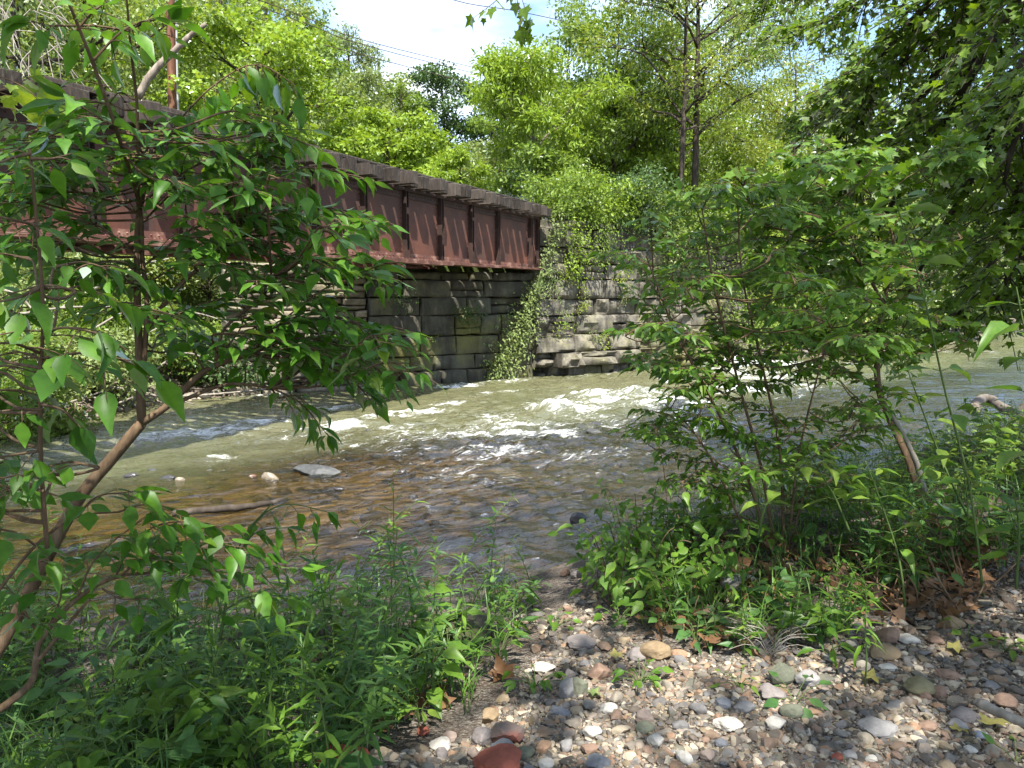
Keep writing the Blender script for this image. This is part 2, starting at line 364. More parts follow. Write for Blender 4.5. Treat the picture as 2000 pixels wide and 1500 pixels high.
# ------------------------------------------------------------------ terrain, river, sky, camera
def near_edge(X): return np.interp(X, [-60,-20,-12,-6,-4.2,-3,-1.5,0,.5,1.1,1.8,3,5,7.4,9.8,12,20,40,90], [-30,-8,-1.2,3.4,4.35,4.75,5.1,5.45,5.95,6.3,7.0,7.9,9.4,11.3,14.3,16.6,24,42,85])
def far_edge(X): return np.interp(X, [-60,-40,-20,-12,-9,-7.8,-7.2,-5.9,7.5,10,15,22,40,90], [-14,-4,4.5,8.6,10.2,11.6,14.8,16.1,24.2,26.2,28.8,35.5,56,105])
def height(X, Y):
    X = np.asarray(X, float); Y = np.asarray(Y, float); p = np.stack([X, Y, X * 0], -1)
    yn, yf = near_edge(X), far_edge(X)
    dn = (yn - Y) * .8; df = (Y - yf) * .82
    zr = smooth(2.2, 5, X)
    zn = np.interp(dn, [-1, 0, 1, 2.6, 5, 30], [-.15, 0.0, .24, .5, .62, 1.6]) * (1 - zr) + np.interp(dn, [-1, 0, .8, 2.6, 5, 30], [-.15, 0, .5, .62, .72, 2.2]) * zr
    zn = zn + .28 * np.exp(-((X - 1.7) / .95) ** 2 - ((Y - 5.2) / .8) ** 2) + .22 * np.exp(-((X - 3.4) / 1.0) ** 2 - ((Y - 4.7) / .6) ** 2) + .1 * np.exp(-((X + 1.2) / 1.2) ** 2 - ((Y - 4.1) / .6) ** 2)
    zn = zn + .035 * fbm(p * 1.1, 3) * smooth(0, .8, dn)
    zl = np.interp(df, [-1, 0, 2.5, 6, 10, 20], [-.2, 0, .45, 1.9, 4.0, 4.5])
    zw = np.interp(df, [-1, 0, .25, .45, 20], [-.6, -.5, -.4, 4.12, 4.6])
    zq = np.interp(df, [-1, 0, 4, 9, 16, 30], [-.2, 0, .35, 1.6, 3.8, 5])
    wl = smooth(-6.1, -5.7, X); wr = smooth(7.2, 7.6, X)
    zf = (zl * (1 - wl) + zw * wl) * (1 - wr) + zq * wr
    az = np.degrees(np.arctan2(X, Y))
    amp = np.interp(az, [-90, -60, -35, -18, -12, -8, -3, 3, 20, 45, 90], [40, 42, 40, 31, 21, 13, 13, 16, 15, 13, 12])
    zf = zf + amp * smooth(14, 85, df) + .25 * fbm(p * .35, 3, 5) * smooth(1, 5, df) * (1 - wl * (1 - wr) * (df < 3))
    mid = np.minimum(-dn, -df); frac = np.clip(-dn / np.maximum(-dn - df, .1), 0, 1)
    depth = .10 + .17 * smooth(0, .35, frac) + .55 * smooth(.4, .72, frac) * smooth(0, 2, -df)
    bed = -np.minimum(depth, .04 + np.maximum(mid, 0) * .5) + .045 * fbm(p * 1.6, 4, 9)
    return np.where(Y < yn, zn, np.where(Y > yf, zf, bed))
def zone(X, Y):
    yn, yf = near_edge(X), far_edge(X)
    return np.where(Y < yn - .05, 0, np.where(Y > yf, np.where((Y - yf < 5) & ((X < -6.2) | (X > 7.6)), 3, 2), 1))
def build_ground():
    xs = np.unique(np.concatenate([np.linspace(-220, -30, 40), np.linspace(-30, -8, 70), np.linspace(-8, 10, 190), np.linspace(10, 45, 90), np.linspace(45, 220, 40)]))
    ys = np.unique(np.concatenate([np.linspace(-60, 0, 40), np.linspace(0, 8, 110), np.linspace(8, 30, 150), np.linspace(30, 110, 90), np.linspace(110, 320, 30)]))
    X, Y = np.meshgrid(xs, ys); V = np.stack([X, Y, height(X, Y)], -1)
    b = MB().grid(V); cx = (X[:-1, :-1] + X[1:, 1:]) / 2; cy = (Y[:-1, :-1] + Y[1:, 1:]) / 2
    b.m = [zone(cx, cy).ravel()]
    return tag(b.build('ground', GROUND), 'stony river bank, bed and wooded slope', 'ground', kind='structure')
build_ground()
FD = np.array([.85, .527])                    # along the abutment wall, away to the right
def build_water():
    xs = np.unique(np.concatenate([np.linspace(-60, -9, 60), np.linspace(-9, 9, 430), np.linspace(10, 60, 120)]))
    ys = np.unique(np.concatenate([np.linspace(-30, 3, 30), np.linspace(3.5, 21, 480), np.linspace(21, 27, 90), np.linspace(27, 75, 110)]))
    X, Y = np.meshgrid(xs, ys); s = X * FD[0] + Y * FD[1]; c = -X * FD[1] + Y * FD[0]
    foam = np.zeros_like(X); rough = np.zeros_like(X); chop = np.zeros_like(X)
    for (x, y, rx, ry, a) in [(1000,850,330,60,1), (700,835,260,30,.8), (1250,800,200,45,1), (900,930,260,60,.5), (1050,1000,200,60,.4), (1450,730,200,25,1)]:
        q = PZ(x, y, 0); k = q[1] / F; dy = (PZ(x, y - ry, 0)[1] - PZ(x, y + ry, 0)[1]) / 2; chop = np.maximum(chop, a * np.exp(-((X - q[0]) / (rx * k)) ** 2 - ((Y - q[1]) / dy) ** 2))
    for (x, y, rx, ry, a) in [(370,850,150,16,1),(480,835,120,14,.9),(640,842,90,14,.9),(720,828,110,14,.9),(800,810,110,12,.8),(560,855,80,10,.6),(880,790,90,9,.6),(980,770,110,9,.55),
                              (1085,800,60,18,1.3),(1150,778,60,14,1.2),(1230,770,90,14,1.0),(1310,790,90,22,.9),(1250,820,130,14,.6),(1000,850,160,22,.62),(830,870,120,16,.5),(900,905,160,18,.38),
                              (860,757,120,6,.9),(1000,745,90,5,.6),(1180,735,120,6,.7),(1320,742,70,9,.9),(1430,712,60,12,1.6),(1530,715,110,12,1.3),(1650,712,120,9,.7),(1480,760,130,22,.9),(1380,830,110,22,.6),
                              (740,948,120,12,.35),(1040,960,110,18,.45),(1120,890,120,24,.5),(640,800,110,8,.6),(520,775,140,5,.55),(700,770,90,6,.6),(400,900,60,10,.7),(310,925,70,8,.6),(620,905,70,9,.5),
                              (820,1040,120,14,.2),(1090,1030,60,16,.4),(1950,690,90,8,.4),(1800,690,120,8,.5)]:
        q = PZ(x, y, 0); k = q[1] / F
        sx = rx * k * 1.05; dy = (PZ(x, y - ry, 0)[1] - PZ(x, y + ry, 0)[1]) / 2
        ds = (X - q[0]) * FD[0] + (Y - q[1]) * FD[1]; dc = -(X - q[0]) * FD[1] + (Y - q[1]) * FD[0]
        g = a * np.exp(-(ds / (sx * 1.0)) ** 2 - (dc / max(dy * .62, .14)) ** 2)
        foam = np.maximum(foam, g); rough = np.maximum(rough, np.minimum(g, 1.2))
    foam = np.maximum(foam, .62 * chop); rough = np.maximum(rough, chop * .55)
    fl = np.stack([s * .9, c * 2.1, s * 0], -1)
    z = .012 * fbm(fl, 4, 3) + .012 * (1 - np.abs(vnoise(fl * 2.3 + 9, 5))) + (.017 + .032 * chop) * (1 - 2 * np.abs(vnoise(np.stack([s * 3.1, c * 5.5, s * 0], -1), 8))) + (.007 + .015 * chop) * (1 - 2 * np.abs(vnoise(np.stack([s * 6.5, c * 10, s * 0], -1), 18))) + (.02 + .11 * rough) * (1 - np.abs(fbm(np.stack([s * 1.5, c * 3.2, s * 0], -1), 4, 11))) * .8 * np.minimum(rough + .25, 1) - .01
    for (x, y, rx, ry, a) in [(1085,806,45,14,.15),(1150,780,40,10,.1),(1240,772,60,9,.1),(720,832,80,9,.06),(480,840,90,10,.06),(960,868,60,10,.05),(1430,715,50,8,.16),(1340,800,50,12,.09)]:      # standing waves where the bed steps
        q = PZ(x, y, 0); k = q[1] / F; ds = (X - q[0]) * FD[0] + (Y - q[1]) * FD[1]; dc = -(X - q[0]) * FD[1] + (Y - q[1]) * FD[0]; z = z + a * np.exp(-(ds / (rx * k)) ** 2 - (dc / .28) ** 2) * (1 + .7 * vnoise(np.stack([s * 4, c * 6, s * 0], -1), 77))
    frac = np.clip((Y - near_edge(X)) / np.maximum(far_edge(X) - near_edge(X), .3), 0, 1)
    fr2 = frac + .12 * fbm(np.stack([s * .25, c * .5, s * 0], -1), 3, 21)
    murk = np.clip(.06 + .75 * smooth(.3, .62, fr2) + .25 * smooth(8, 22, X), 0, .93)
    foam = np.clip(foam * (.72 + .75 * fbm(np.stack([s * 1.5, c * 3.2, s * 0], -1), 3, 31)), 0, 1.2)
    b = MB().grid(np.stack([X, Y, z], -1)); o = b.build('river_water', WATER)
    for nm, A in (('foam', foam), ('murk', murk)):
        at = o.data.attributes.new(nm, 'FLOAT', 'POINT'); at.data.foreach_set('value', A.astype(np.float32).ravel())
    return tag(o, 'shallow brown river breaking white over stones', 'river', kind='structure')
build_water()

SUN = np.array([.155, -1.0, 2.0]); SUN /= np.linalg.norm(SUN)      # towards the sun: behind the viewer, high
def build_light():
    w = bpy.data.worlds.new('World'); sc.world = w; w.use_nodes = True; t = w.node_tree; t.nodes.clear()
    out = t.nodes.new('ShaderNodeOutputWorld'); bg = t.nodes.new('ShaderNodeBackground'); sk = t.nodes.new('ShaderNodeTexSky')
    sk.sky_type = 'NISHITA'; sk.sun_disc = False; sk.sun_elevation = math.asin(SUN[2]); sk.sun_rotation = math.atan2(SUN[0], SUN[1]); sk.air_density = 1.0; sk.dust_density = 1.0; sk.ozone_density = 2.2
    tc = t.nodes.new('ShaderNodeTexCoord'); mp = t.nodes.new('ShaderNodeMapping'); mp.inputs['Scale'].default_value = (1, 1, 2.6)
    nz = t.nodes.new('ShaderNodeTexNoise'); nz.inputs['Scale'].default_value = 2.1; nz.inputs['Detail'].default_value = 7; nz.inputs['Roughness'].default_value = .55
    rp = t.nodes.new('ShaderNodeValToRGB'); rp.color_ramp.elements[0].position = .45; rp.color_ramp.elements[0].color = (0, 0, 0, 1); rp.color_ramp.elements[1].position = .7; rp.color_ramp.elements[1].color = (.75, .75, .75, 1)
    mx = t.nodes.new('ShaderNodeMix'); mx.data_type = 'RGBA'; mx.inputs[7].default_value = (8, 8.2, 8.4, 1)
    L = t.links.new
    L(tc.outputs['Generated'], mp.inputs[0]); L(mp.outputs[0], nz.inputs['Vector']); L(nz.outputs[0], rp.inputs[0]); L(rp.outputs[0], mx.inputs[0]); L(sk.outputs[0], mx.inputs[6]); L(mx.outputs[2], bg.inputs[0])
    bg.inputs[1].default_value = .135; L(bg.outputs[0], out.inputs[0])
    s = bpy.data.lights.new('sun', 'SUN'); s.energy = 5.0; s.angle = rad(.53); s.color = (1, .955, .88)
    o = bpy.data.objects.new('sun', s); COL.objects.link(o); o.location = (0, -20, 60); o.rotation_euler = Vector(SUN).to_track_quat('Z', 'Y').to_euler()
    c = bpy.data.cameras.new('camera'); c.sensor_width = 36; c.lens = F / 2000 * 36; c.clip_end = 1500; c.clip_start = .05
    o = bpy.data.objects.new('camera', c); COL.objects.link(o); o.location = (0, 0, EYE); o.rotation_euler = (math.pi / 2 + PITCH, 0, 0); sc.camera = o
    v = sc.view_settings; v.view_transform = 'Standard'; v.look = 'None'; v.gamma = 1; v.use_curve_mapping = False; v.exposure = 1.5
    cy = sc.cycles; cy.use_denoising = True; cy.max_bounces = 10; cy.diffuse_bounces = 4; cy.transmission_bounces = 5; cy.transparent_max_bounces = 12; cy.glossy_bounces = 3; cy.caustics_reflective = False
    try: cy.denoiser = 'OPENIMAGEDENOISE'
    except Exception: pass
build_light()
# ------------------------------------------------------------------ railway bridge
BD = np.array([.448, .894]); BN = np.array([-.894, .448])           # along the bridge (away), and towards its far side
BO = np.array([.70, 20.0])
def BM(v):
    v = np.asarray(v, float); return np.stack([BO[0] + v[:, 0] * BD[0] + v[:, 1] * BN[0], BO[1] + v[:, 0] * BD[1] + v[:, 1] * BN[1], v[:, 2]], -1)
def build_bridge():
    br = thing('railway_bridge', 'rusty red plate girder railway bridge with dark timber ties spanning the river', 'bridge', (*BO, 0))
    LN = 23.5; ZB, ZT = 2.83, 4.22
    def web(t, name='girder_web'):
        b = MB(); ns, nz = 140, 10; sx = np.linspace(-LN, 0, ns); zz = np.linspace(ZB + .06, ZT - .04, nz)
        S, Z = np.meshgrid(sx, zz); D = .008 * fbm(np.stack([S * .9, Z * .9, S * 0 + t], -1), 3)
        for off in (0, .014):
            V = BM(np.stack([S, t + off + D, Z], -1).reshape(-1, 3)).reshape(nz, ns, 3); b.grid(V if off == 0 else V[::-1])
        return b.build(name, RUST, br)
    web(0); web(2.0)
    oct_ = np.array([[1,0,0],[0,1,0],[-1,0,0],[0,-1,0],[0,0,1.]]); of = [(0,1,4),(1,2,4),(2,3,4),(3,0,4)]
    def rivets(b, s, t, z, nrm, r=.016):
        p = BM(np.stack([s, t, z], -1)); n = len(p)
        nv = np.array([nrm[0] * BD[0] + nrm[1] * BN[0], nrm[0] * BD[1] + nrm[1] * BN[1], nrm[2]])
        a = np.tile(np.array([[BD[0], BD[1], 0.]]), (n, 1)); b.inst(oct_, of, p, frames(a, np.tile(nv, (n, 1))), np.full(n, r))
    for t0 in (0, 2.0):
        sg = -1 if t0 == 0 else 1
        b = MB()                                              # bottom flange: two angles, stacked cover plates shorter towards the ends
        b.box((-LN, t0 - .13, ZB + .05), (0, t0 + .18, ZB + .065), BM)
        b.box((-LN, t0 - .145, ZB + .028), (-.02, t0 + .2, ZB + .046), BM)
        b.box((-LN, t0 - .145, ZB + .006), (-2.4, t0 + .2, ZB + .024), BM)
        b.box((-LN, t0 - .145, ZB - .018), (-4.6, t0 + .2, ZB + .002), BM)
        b.box((-LN, t0 - .022, ZB + .068), (0, t0 - .004, ZB + .165), BM)
        k = np.arange(-LN + .1, -.05, .11)
        rivets(b, k, np.full(len(k), t0 - .022), np.full(len(k), ZB + .118), (0, -1, 0))
        rivets(b, k, np.full(len(k), t0 - .085), np.full(len(k), ZB + .066), (0, 0, 1))
        b.build('bottom_flange', FLANGE, br, False)
        b = MB()
        b.box((-LN, t0 - .10, ZT - .06), (0, t0 + .11, ZT - .042), BM); b.box((-LN, t0 - .11, ZT - .038), (0, t0 + .12, ZT - .004), BM)
        b.box((-LN, t0 - .022, ZT - .19), (0, t0 - .004, ZT - .063), BM)
        rivets(b, k, np.full(len(k), t0 - .022), np.full(len(k), ZT - .125), (0, -1, 0))
        b.build('top_flange', STEEL_D, br, False)
    for k in range(18):                                      # stiffener angles on the near web
        s = -.16 if k == 0 else -.42 - 1.262 * (k - .42)
        if k == 1: s = -.62
        b = MB(); b.box((s - .045, -.105, ZB + .07), (s - .028, -.024, ZT - .065), BM); b.box((s - .045, -.024, ZB + .07), (s + .05, -.005, ZT - .065), BM)
        b.box((s + .033, -.105, ZB + .07), (s + .05, -.024, ZT - .065), BM)
        z = np.arange(ZB + .22, ZT - .2, .1)
        rivets(b, np.full(len(z), s - .085), np.full(len(z), -.006), z, (0, -1, 0)); rivets(b, np.full(len(z), s + .003), np.full(len(z), -.024), z, (0, -1, 0), .014)
        b.build('stiffener', STEEL_D, br, False)
    for k in range(8):                                        # frames between the two girders
        s = -.4 - 2.9 * k; b = MB()
        b.box((s - .04, .03, ZB + .2), (s + .04, 1.97, ZB + .28), BM); b.box((s - .04, .03, ZT - .3), (s + .04, 1.97, ZT - .22), BM)
        for a, c in ((ZB + .3, ZT - .32), (ZT - .32, ZB + .3)):
            b.tube(BM(np.array([[s, .04, a], [s, 1.0, (a + c) / 2 + (.02 if a < c else -.02)], [s, 1.96, c]])), .035, 4)
        b.build('cross_frame', STEEL_D, br, False)
    b = MB()
    for k in range(8):
        s = -.6 - 2.9 * k; e = (.06, 1.94) if k % 2 else (1.94, .06); b.tube(BM(np.array([[s, e[0], ZB + .11], [s - 1.4, 1, ZB + .11], [s - 2.7, e[1], ZB + .11]])), .04, 4)
    b.build('bottom_bracing', STEEL_D, br, False)
    rng = np.random.default_rng(3); s = -.05; i = 0
    while s > -LN + .3 and i < 80:
        w = rng.uniform(.17, .24); h = rng.uniform(.2, .26); ov = rng.uniform(.24, .42) + (rng.random() < .15) * .12
        z0 = ZT - .002 + rng.uniform(0, .006); b = MB()
        b.bevbox((s - w, -ov, z0), (s, 2.0 + rng.uniform(.3, .42), z0 + h), .012, BM, jit=.006, rng=rng)
        o = b.build('railway_tie', TIE, br, False); i += 1
        s -= w + rng.uniform(.1, .2)
    for (a, c, t) in ((-13.0, .35, .02), (-LN, .35, 2.05)):
        b = MB(); cuts = np.linspace(a, c, max(2, int((c - a) / 4)) + 1)
        for q0, q1 in zip(cuts[:-1], cuts[1:]): b.bevbox((q0 + .01, t - .09, ZT + .262), (q1 - .01, t + .1, ZT + .262 + rng.uniform(.06, .09)), .015, BM, jit=.006, rng=rng)
        b.build('guard_timber', TIE, br, False)
    for sx, t in ((-14.9, -.24), (-14.0, -.2), (-13.2, -.26), (-12.4, -.22)):
        b = MB(); b.tube(BM(np.array([[sx, t, ZT + .2], [sx, t, ZT + .37]])), .014, 6); b.tube(BM(np.array([[sx, t, ZT + .33], [sx, t, ZT + .36]])), .03, 6); b.build('bolt', STEEL_D, br, False)
    return br
build_bridge()

# ------------------------------------------------------------------ stone walls
W0 = np.array([-2.70, 17.82]); WD = np.array([.85, .527]); WN = np.array([.527, -.85])      # origin, along, outward
def WM(u, o, z): return np.stack([W0[0] + u * WD[0] + o * WN[0], W0[1] + u * WD[1] + o * WN[1], z], -1)
def stone_block(b, u0, u1, z0, z1, out, rough, seed, nu=13, nz=8, depth=.5, mat=0):
    u = .5 - .5 * np.cos(np.linspace(0, 1, nu) ** 1.0 * math.pi); w = .5 - .5 * np.cos(np.linspace(0, 1, nz) * math.pi); U, Z = np.meshgrid(u, w)
    e = np.minimum(np.minimum(U, 1 - U) * (u1 - u0), np.minimum(Z, 1 - Z) * (z1 - z0))
    edge = -.045 * np.exp(-e / .014) - .05 * np.maximum(0, fbm(np.stack([uu0 := u0 + U * (u1 - u0), z0 + Z * (z1 - z0), U * 0 + seed], -1) * 5, 2)) * np.exp(-e / .07)
    uu = u0 + U * (u1 - u0); zz = z0 + Z * (z1 - z0)
    o = out + edge + rough * fbm(np.stack([uu * 1.9, zz * 2.6, uu * 0 + seed * 3.7], -1), 4, seed % 97) * smooth(-.02, .05, e)
    jit = .018 * vnoise(np.stack([uu * 5, zz * 5, uu * 0 + seed], -1))
    F_ = WM(uu + jit * (e < .02), o, zz + jit * (e < .02)); b.grid(F_, mat)
    for line, flip in ((F_[0], 1), (F_[-1], 0), (F_[:, 0], 0), (F_[:, -1], 1)):       # sides running back into the wall
        back = line.copy(); back[:, 0] -= WN[0] * depth; back[:, 1] -= WN[1] * depth
        b.grid(np.stack([line, back] if flip else [back, line]), mat)
def course_wall(b, ua, ub, top, z0, hmin, hmax, lmin, lmax, rough, seed, batter=.03, out0=0, ledge=0):
    rng = np.random.default_rng(seed); z = z0; k = 0
    while z < top - .04:
        h = min(rng.uniform(hmin, hmax), top - z)
        if top - z - h < hmin * .6: h = top - z
        u = ua - rng.uniform(0, .02)
        while u < ub - .02:
            l = rng.uniform(lmin, lmax); e = min(u + l, ub)
            if ub - e < lmin * .6: e = ub
            low = max(0, 1 - z / 1.6)
            off = out0 - batter * z + rng.normal(0, .035 if ledge == 0 else .055) + ledge * low * rng.uniform(-.3, 1) - (.16 if rng.random() < .05 else 0)
            zs = [z, z + h * rng.uniform(.35, .65), z + h] if rng.random() < (.16 if ledge else .06) and h > .3 else [z, z + h]
            for za, zb in zip(zs[:-1], zs[1:]): stone_block(b, u + rng.uniform(.006, .02), e - rng.uniform(.006, .02), za + rng.uniform(.005, .016), zb - rng.uniform(.005, .016), off + rng.normal(0, .02), rough * (1 + 1.2 * low * (ledge > 0)), int(rng.integers(1e6)))
            u = e
        z += h; k += 1
UC = 3.62                                     # where the near girder meets the wall
def build_walls():
    a = thing('stone_abutment', 'tall mossy stone block abutment wall carrying the far end of the bridge', 'wall', (*W0, 0))
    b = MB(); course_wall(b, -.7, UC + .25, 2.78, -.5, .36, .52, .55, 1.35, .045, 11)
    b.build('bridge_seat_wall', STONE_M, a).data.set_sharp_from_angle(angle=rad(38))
    b = MB(); course_wall(b, UC + .25, 12.1, 4.22, -.5, .34, .56, .45, 1.3, .12, 12, ledge=.42)
    b.build('wing_wall', STONE_W, a).data.set_sharp_from_angle(angle=rad(38))
    b = MB()                                  # back wall behind the bearing shelf and the coping of the shelf
    for u in np.arange(-1.4, UC + .2, .92):
        for z in (2.8, 3.3, 3.8): stone_block(b, u + .01, u + .91, z, z + .48, -1.15, .03, int(u * 10 + z * 100) % 997)
    V = np.stack([WM(np.linspace(-1.5, UC + 1.2, 8), np.full(8, -.05), np.full(8, 2.775)), WM(np.linspace(-1.5, UC + 1.2, 8), np.full(8, -1.4), np.full(8, 2.775))]); b.grid(V)
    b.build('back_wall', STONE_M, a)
    w = MB(); course_wall(w, -3.9, -.72, 2.9, -.4, .09, .19, .3, .9, .05, 13, out0=-.18, batter=.02)
    tag(w.build('dry_stone_wall', STONE_L, None, origin=(*W0, 0)), 'weathered wall of thin layered stones in the shade under the bridge', 'wall')
    # concrete block beyond the bridge end
    c = P(1030, 380, 27.5); t = thing('concrete_parapet', 'pale grey concrete parapet block beyond the far end of the ties', 'parapet', (c[0], c[1], 4.0))
    M = lambda v: np.stack([c[0] + v[:, 0] * .92 - v[:, 1] * .39, c[1] + v[:, 0] * .39 + v[:, 1] * .92, v[:, 2]], -1)
    MB().bevbox((-.9, -.25, 4.0), (.72, .25, 5.85), .03, M, jit=.008).build('parapet_wall', CONC, t, False)
    MB().bevbox((-.95, -.31, 5.853), (.77, .31, 6.05), .03, M, jit=.008).build('coping', CONC, t, False)
build_walls()

def build_pole():
    d = 27.0; g = float(height(*P(332, 300, d)[:2])); bx = P(336, 190, d); tp = P(327, -330, d)
    t = thing('utility_pole', 'reddish brown timber utility pole with a grey conduit rising behind the bridge', 'pole', (bx[0], bx[1], g))
    MB().tube(np.array([[bx[0], bx[1], g], bx * .5 + np.array([bx[0], bx[1], g]) * .5, bx, (bx + tp) / 2, tp]), [.17, .16, .145, .14, .12], 12).build('pole_shaft', POLE_W, t)
    o = np.array([.24, -.1, 0]); MB().tube(np.array([[bx[0], bx[1], g], bx, (bx + tp) / 2, tp]) + o, .035, 6).build('conduit', CONC, t)
    m = MB(); top = tp + np.array([0, 0, -.5]); m.box((-1.3, -.06, -.07), (1.3, .06, .07), lambda v: v + top + np.array([0, .26, 0])); m.build('crossarm', POLE_W, t, False)
    wl = ['uppermost of the three wires crossing the sky gap above the hill', 'middle wire crossing the sky gap just under the uppermost one', 'lowest wire crossing in front of the dark hilltop tree']
    for (a, c, e), lb in zip((((560, 20, 40), (745, 88, 44), (1180, 190, 60)), ((560, 32, 40), (745, 97, 44), (1180, 205, 60)), ((560, 70, 40), (745, 117, 44), (1180, 232, 60))), wl):
        p0, p1, p2 = P(*a), P(*c), P(*e); p00 = p0 + (p0 - p1) * 3.0
        tag(MB().tube(spline([p00, p0, p1, p2, p2 + (p2 - p1)], 26), .022, 5).build('overhead_wire', STEEL_D), lb, 'wire', 'overhead wires')
    tag(MB().tube(spline([P(800, -30, 24), P(905, 5, 26), P(1010, 22, 28), P(1150, 52, 32), P(1500, 130, 42)], 20), .014, 5).build('overhead_wire', STEEL_D), 'single thin wire at the top edge beside the overhanging maple spray', 'wire', 'overhead wires')
build_pole()
# ------------------------------------------------------------------ trees
def unit(v): return v / (np.linalg.norm(v, axis=-1, keepdims=True) + 1e-9)
def leaf_cloud(b, centres, radii, n, size, tmpl, rng, flat=.6, mat=0, up=.75, shell=.5, out=.6, jit=.3):
    """n leaves spread through blobs round the centres"""
    k = rng.integers(len(centres), size=n) if np.isscalar(radii) else rng.choice(len(centres), size=n, p=radii ** 2 / (radii ** 2).sum())
    d = unit(rng.normal(size=(n, 3))); r = rng.random(n) ** shell
    off = d * r[:, None] * (radii if np.isscalar(radii) else radii[k][:, None]); off[:, 2] *= flat
    a = unit(d * out + rng.normal(0, .55, (n, 3)) + np.array([0, 0, -.25])); nr = unit(np.array([0, 0, up]) + rng.normal(0, .45, (n, 3)) + d * .25)
    b.inst(tmpl[0], tmpl[1], centres[k] + off, frames(a, nr), size * rng.uniform(1 - jit, 1 + jit, n), mat)
def limb_paths(rng, base, h, w, cb, lean, nl, up=.55, prof=None, wob=.035):
    """trunk and limbs of a tree: list of (points, r0, r1); and the twig ends with a weight"""
    n = 9; t = np.linspace(0, 1, n); top = base + np.array([lean[0], lean[1], h * .93])
    tr = base + (top - base) * t[:, None]; tr[:, :2] += np.cumsum(rng.normal(0, wob * h / n * 1.6, (n, 2)), 0) * (t > 0)[:, None]
    tr += np.array([lean[0], lean[1], 0]) * (t * (t - 1))[:, None] * .8
    paths = [(tr, 1.0, .18)]; ends = [tr[-1]]
    for i in range(nl):
        f = cb + (.92 - cb) * (i + rng.random()) / nl; q = np.array([np.interp(f, t, tr[:, k]) for k in range(3)])
        az = i * 2.4 + rng.uniform(-.5, .5); pf = prof(f) if prof else math.sin(math.pi * min(1, .18 + .82 * (f - cb) / (1 - cb + 1e-6))) ** .6
        L = max(.12, pf) * w * .5 * rng.uniform(.75, 1.1); u = up * rng.uniform(.6, 1.4)
        d = np.array([math.cos(az), math.sin(az), 0.]); m = 5; s = np.linspace(0, 1, m)[:, None]
        pts = q + d * L * s + np.array([0, 0, 1.]) * L * u * (s - .28 * s ** 2); pts[1:] += rng.normal(0, .05 * L, (m - 1, 3))
        r0 = .5 * (1 - f) + .16; paths.append((pts, r0, .06)); ends += [pts[-1], pts[3] * .6 + pts[2] * .4]
        for j in range(5):
            p0 = pts[1 + (j + 1) // 2]; dd = unit(np.array([d[0] + rng.normal(0, .8), d[1] + rng.normal(0, .8), u * .6 + rng.normal(0, .35)])); l2 = L * rng.uniform(.3, .55)
            sp = p0 + dd * l2 * np.linspace(0, 1, 4)[:, None] + rng.normal(0, .03 * l2, (4, 3)); paths.append((sp, r0 * .45, .04)); ends.append(sp[-1])
    return paths, np.array(ends)
def tree(name, label, cat, base, h, w, leaf, bark=None, cb=.3, lean=(0, 0), nl=11, n=9000, size=.16, tmpl=DIAM, seed=1, r=.13, clump=.125, up=.55, group=None, flat=.5, prof=None, sides=6, kind_crown='crown', wob=.035):
    rng = np.random.default_rng(seed); base = np.asarray(base, float)
    t = thing(name, label, cat, base, group); paths, ends = limb_paths(rng, base - np.array([0, 0, .15]), h, w, cb, lean, nl, up, prof, wob)
    b = MB()
    for pts, r0, r1 in paths: b.tube(spline(pts, len(pts) * 2 - 1), np.linspace(r0 * r, max(r1 * r, .006), len(pts) * 2 - 1), sides)
    b.build('trunk', bark or BARK_D, t)
    c = MB(); rr = np.maximum(.25, clump * w * rng.uniform(.4, 1.5, len(ends))); leaf_cloud(c, ends, rr, n, size, tmpl, rng, flat)
    c.build(kind_crown, leaf, t, False); return t
def gz(x, y): return float(height(np.array(x), np.array(y)))
def tree_px(x, ytop, d, wpx, *a, zoff=0, **k):
    """a tree standing d metres out, under picture column x, as tall and wide as it looks"""
    g = P(x, 500, d); z = gz(g[0], g[1]) + zoff; top = P(x, ytop, d)[2]
    return a, k, (g[0], d, z), top - z - .09 * wpx * d / F, wpx * d / F
def plant_tree(x, ytop, d, wpx, name, label, leaf, **k):
    _, _, base, h, w = tree_px(x, ytop, d, wpx); return tree(name, label, k.pop('cat', 'tree'), base, max(h, 1.2), w, leaf, **k)

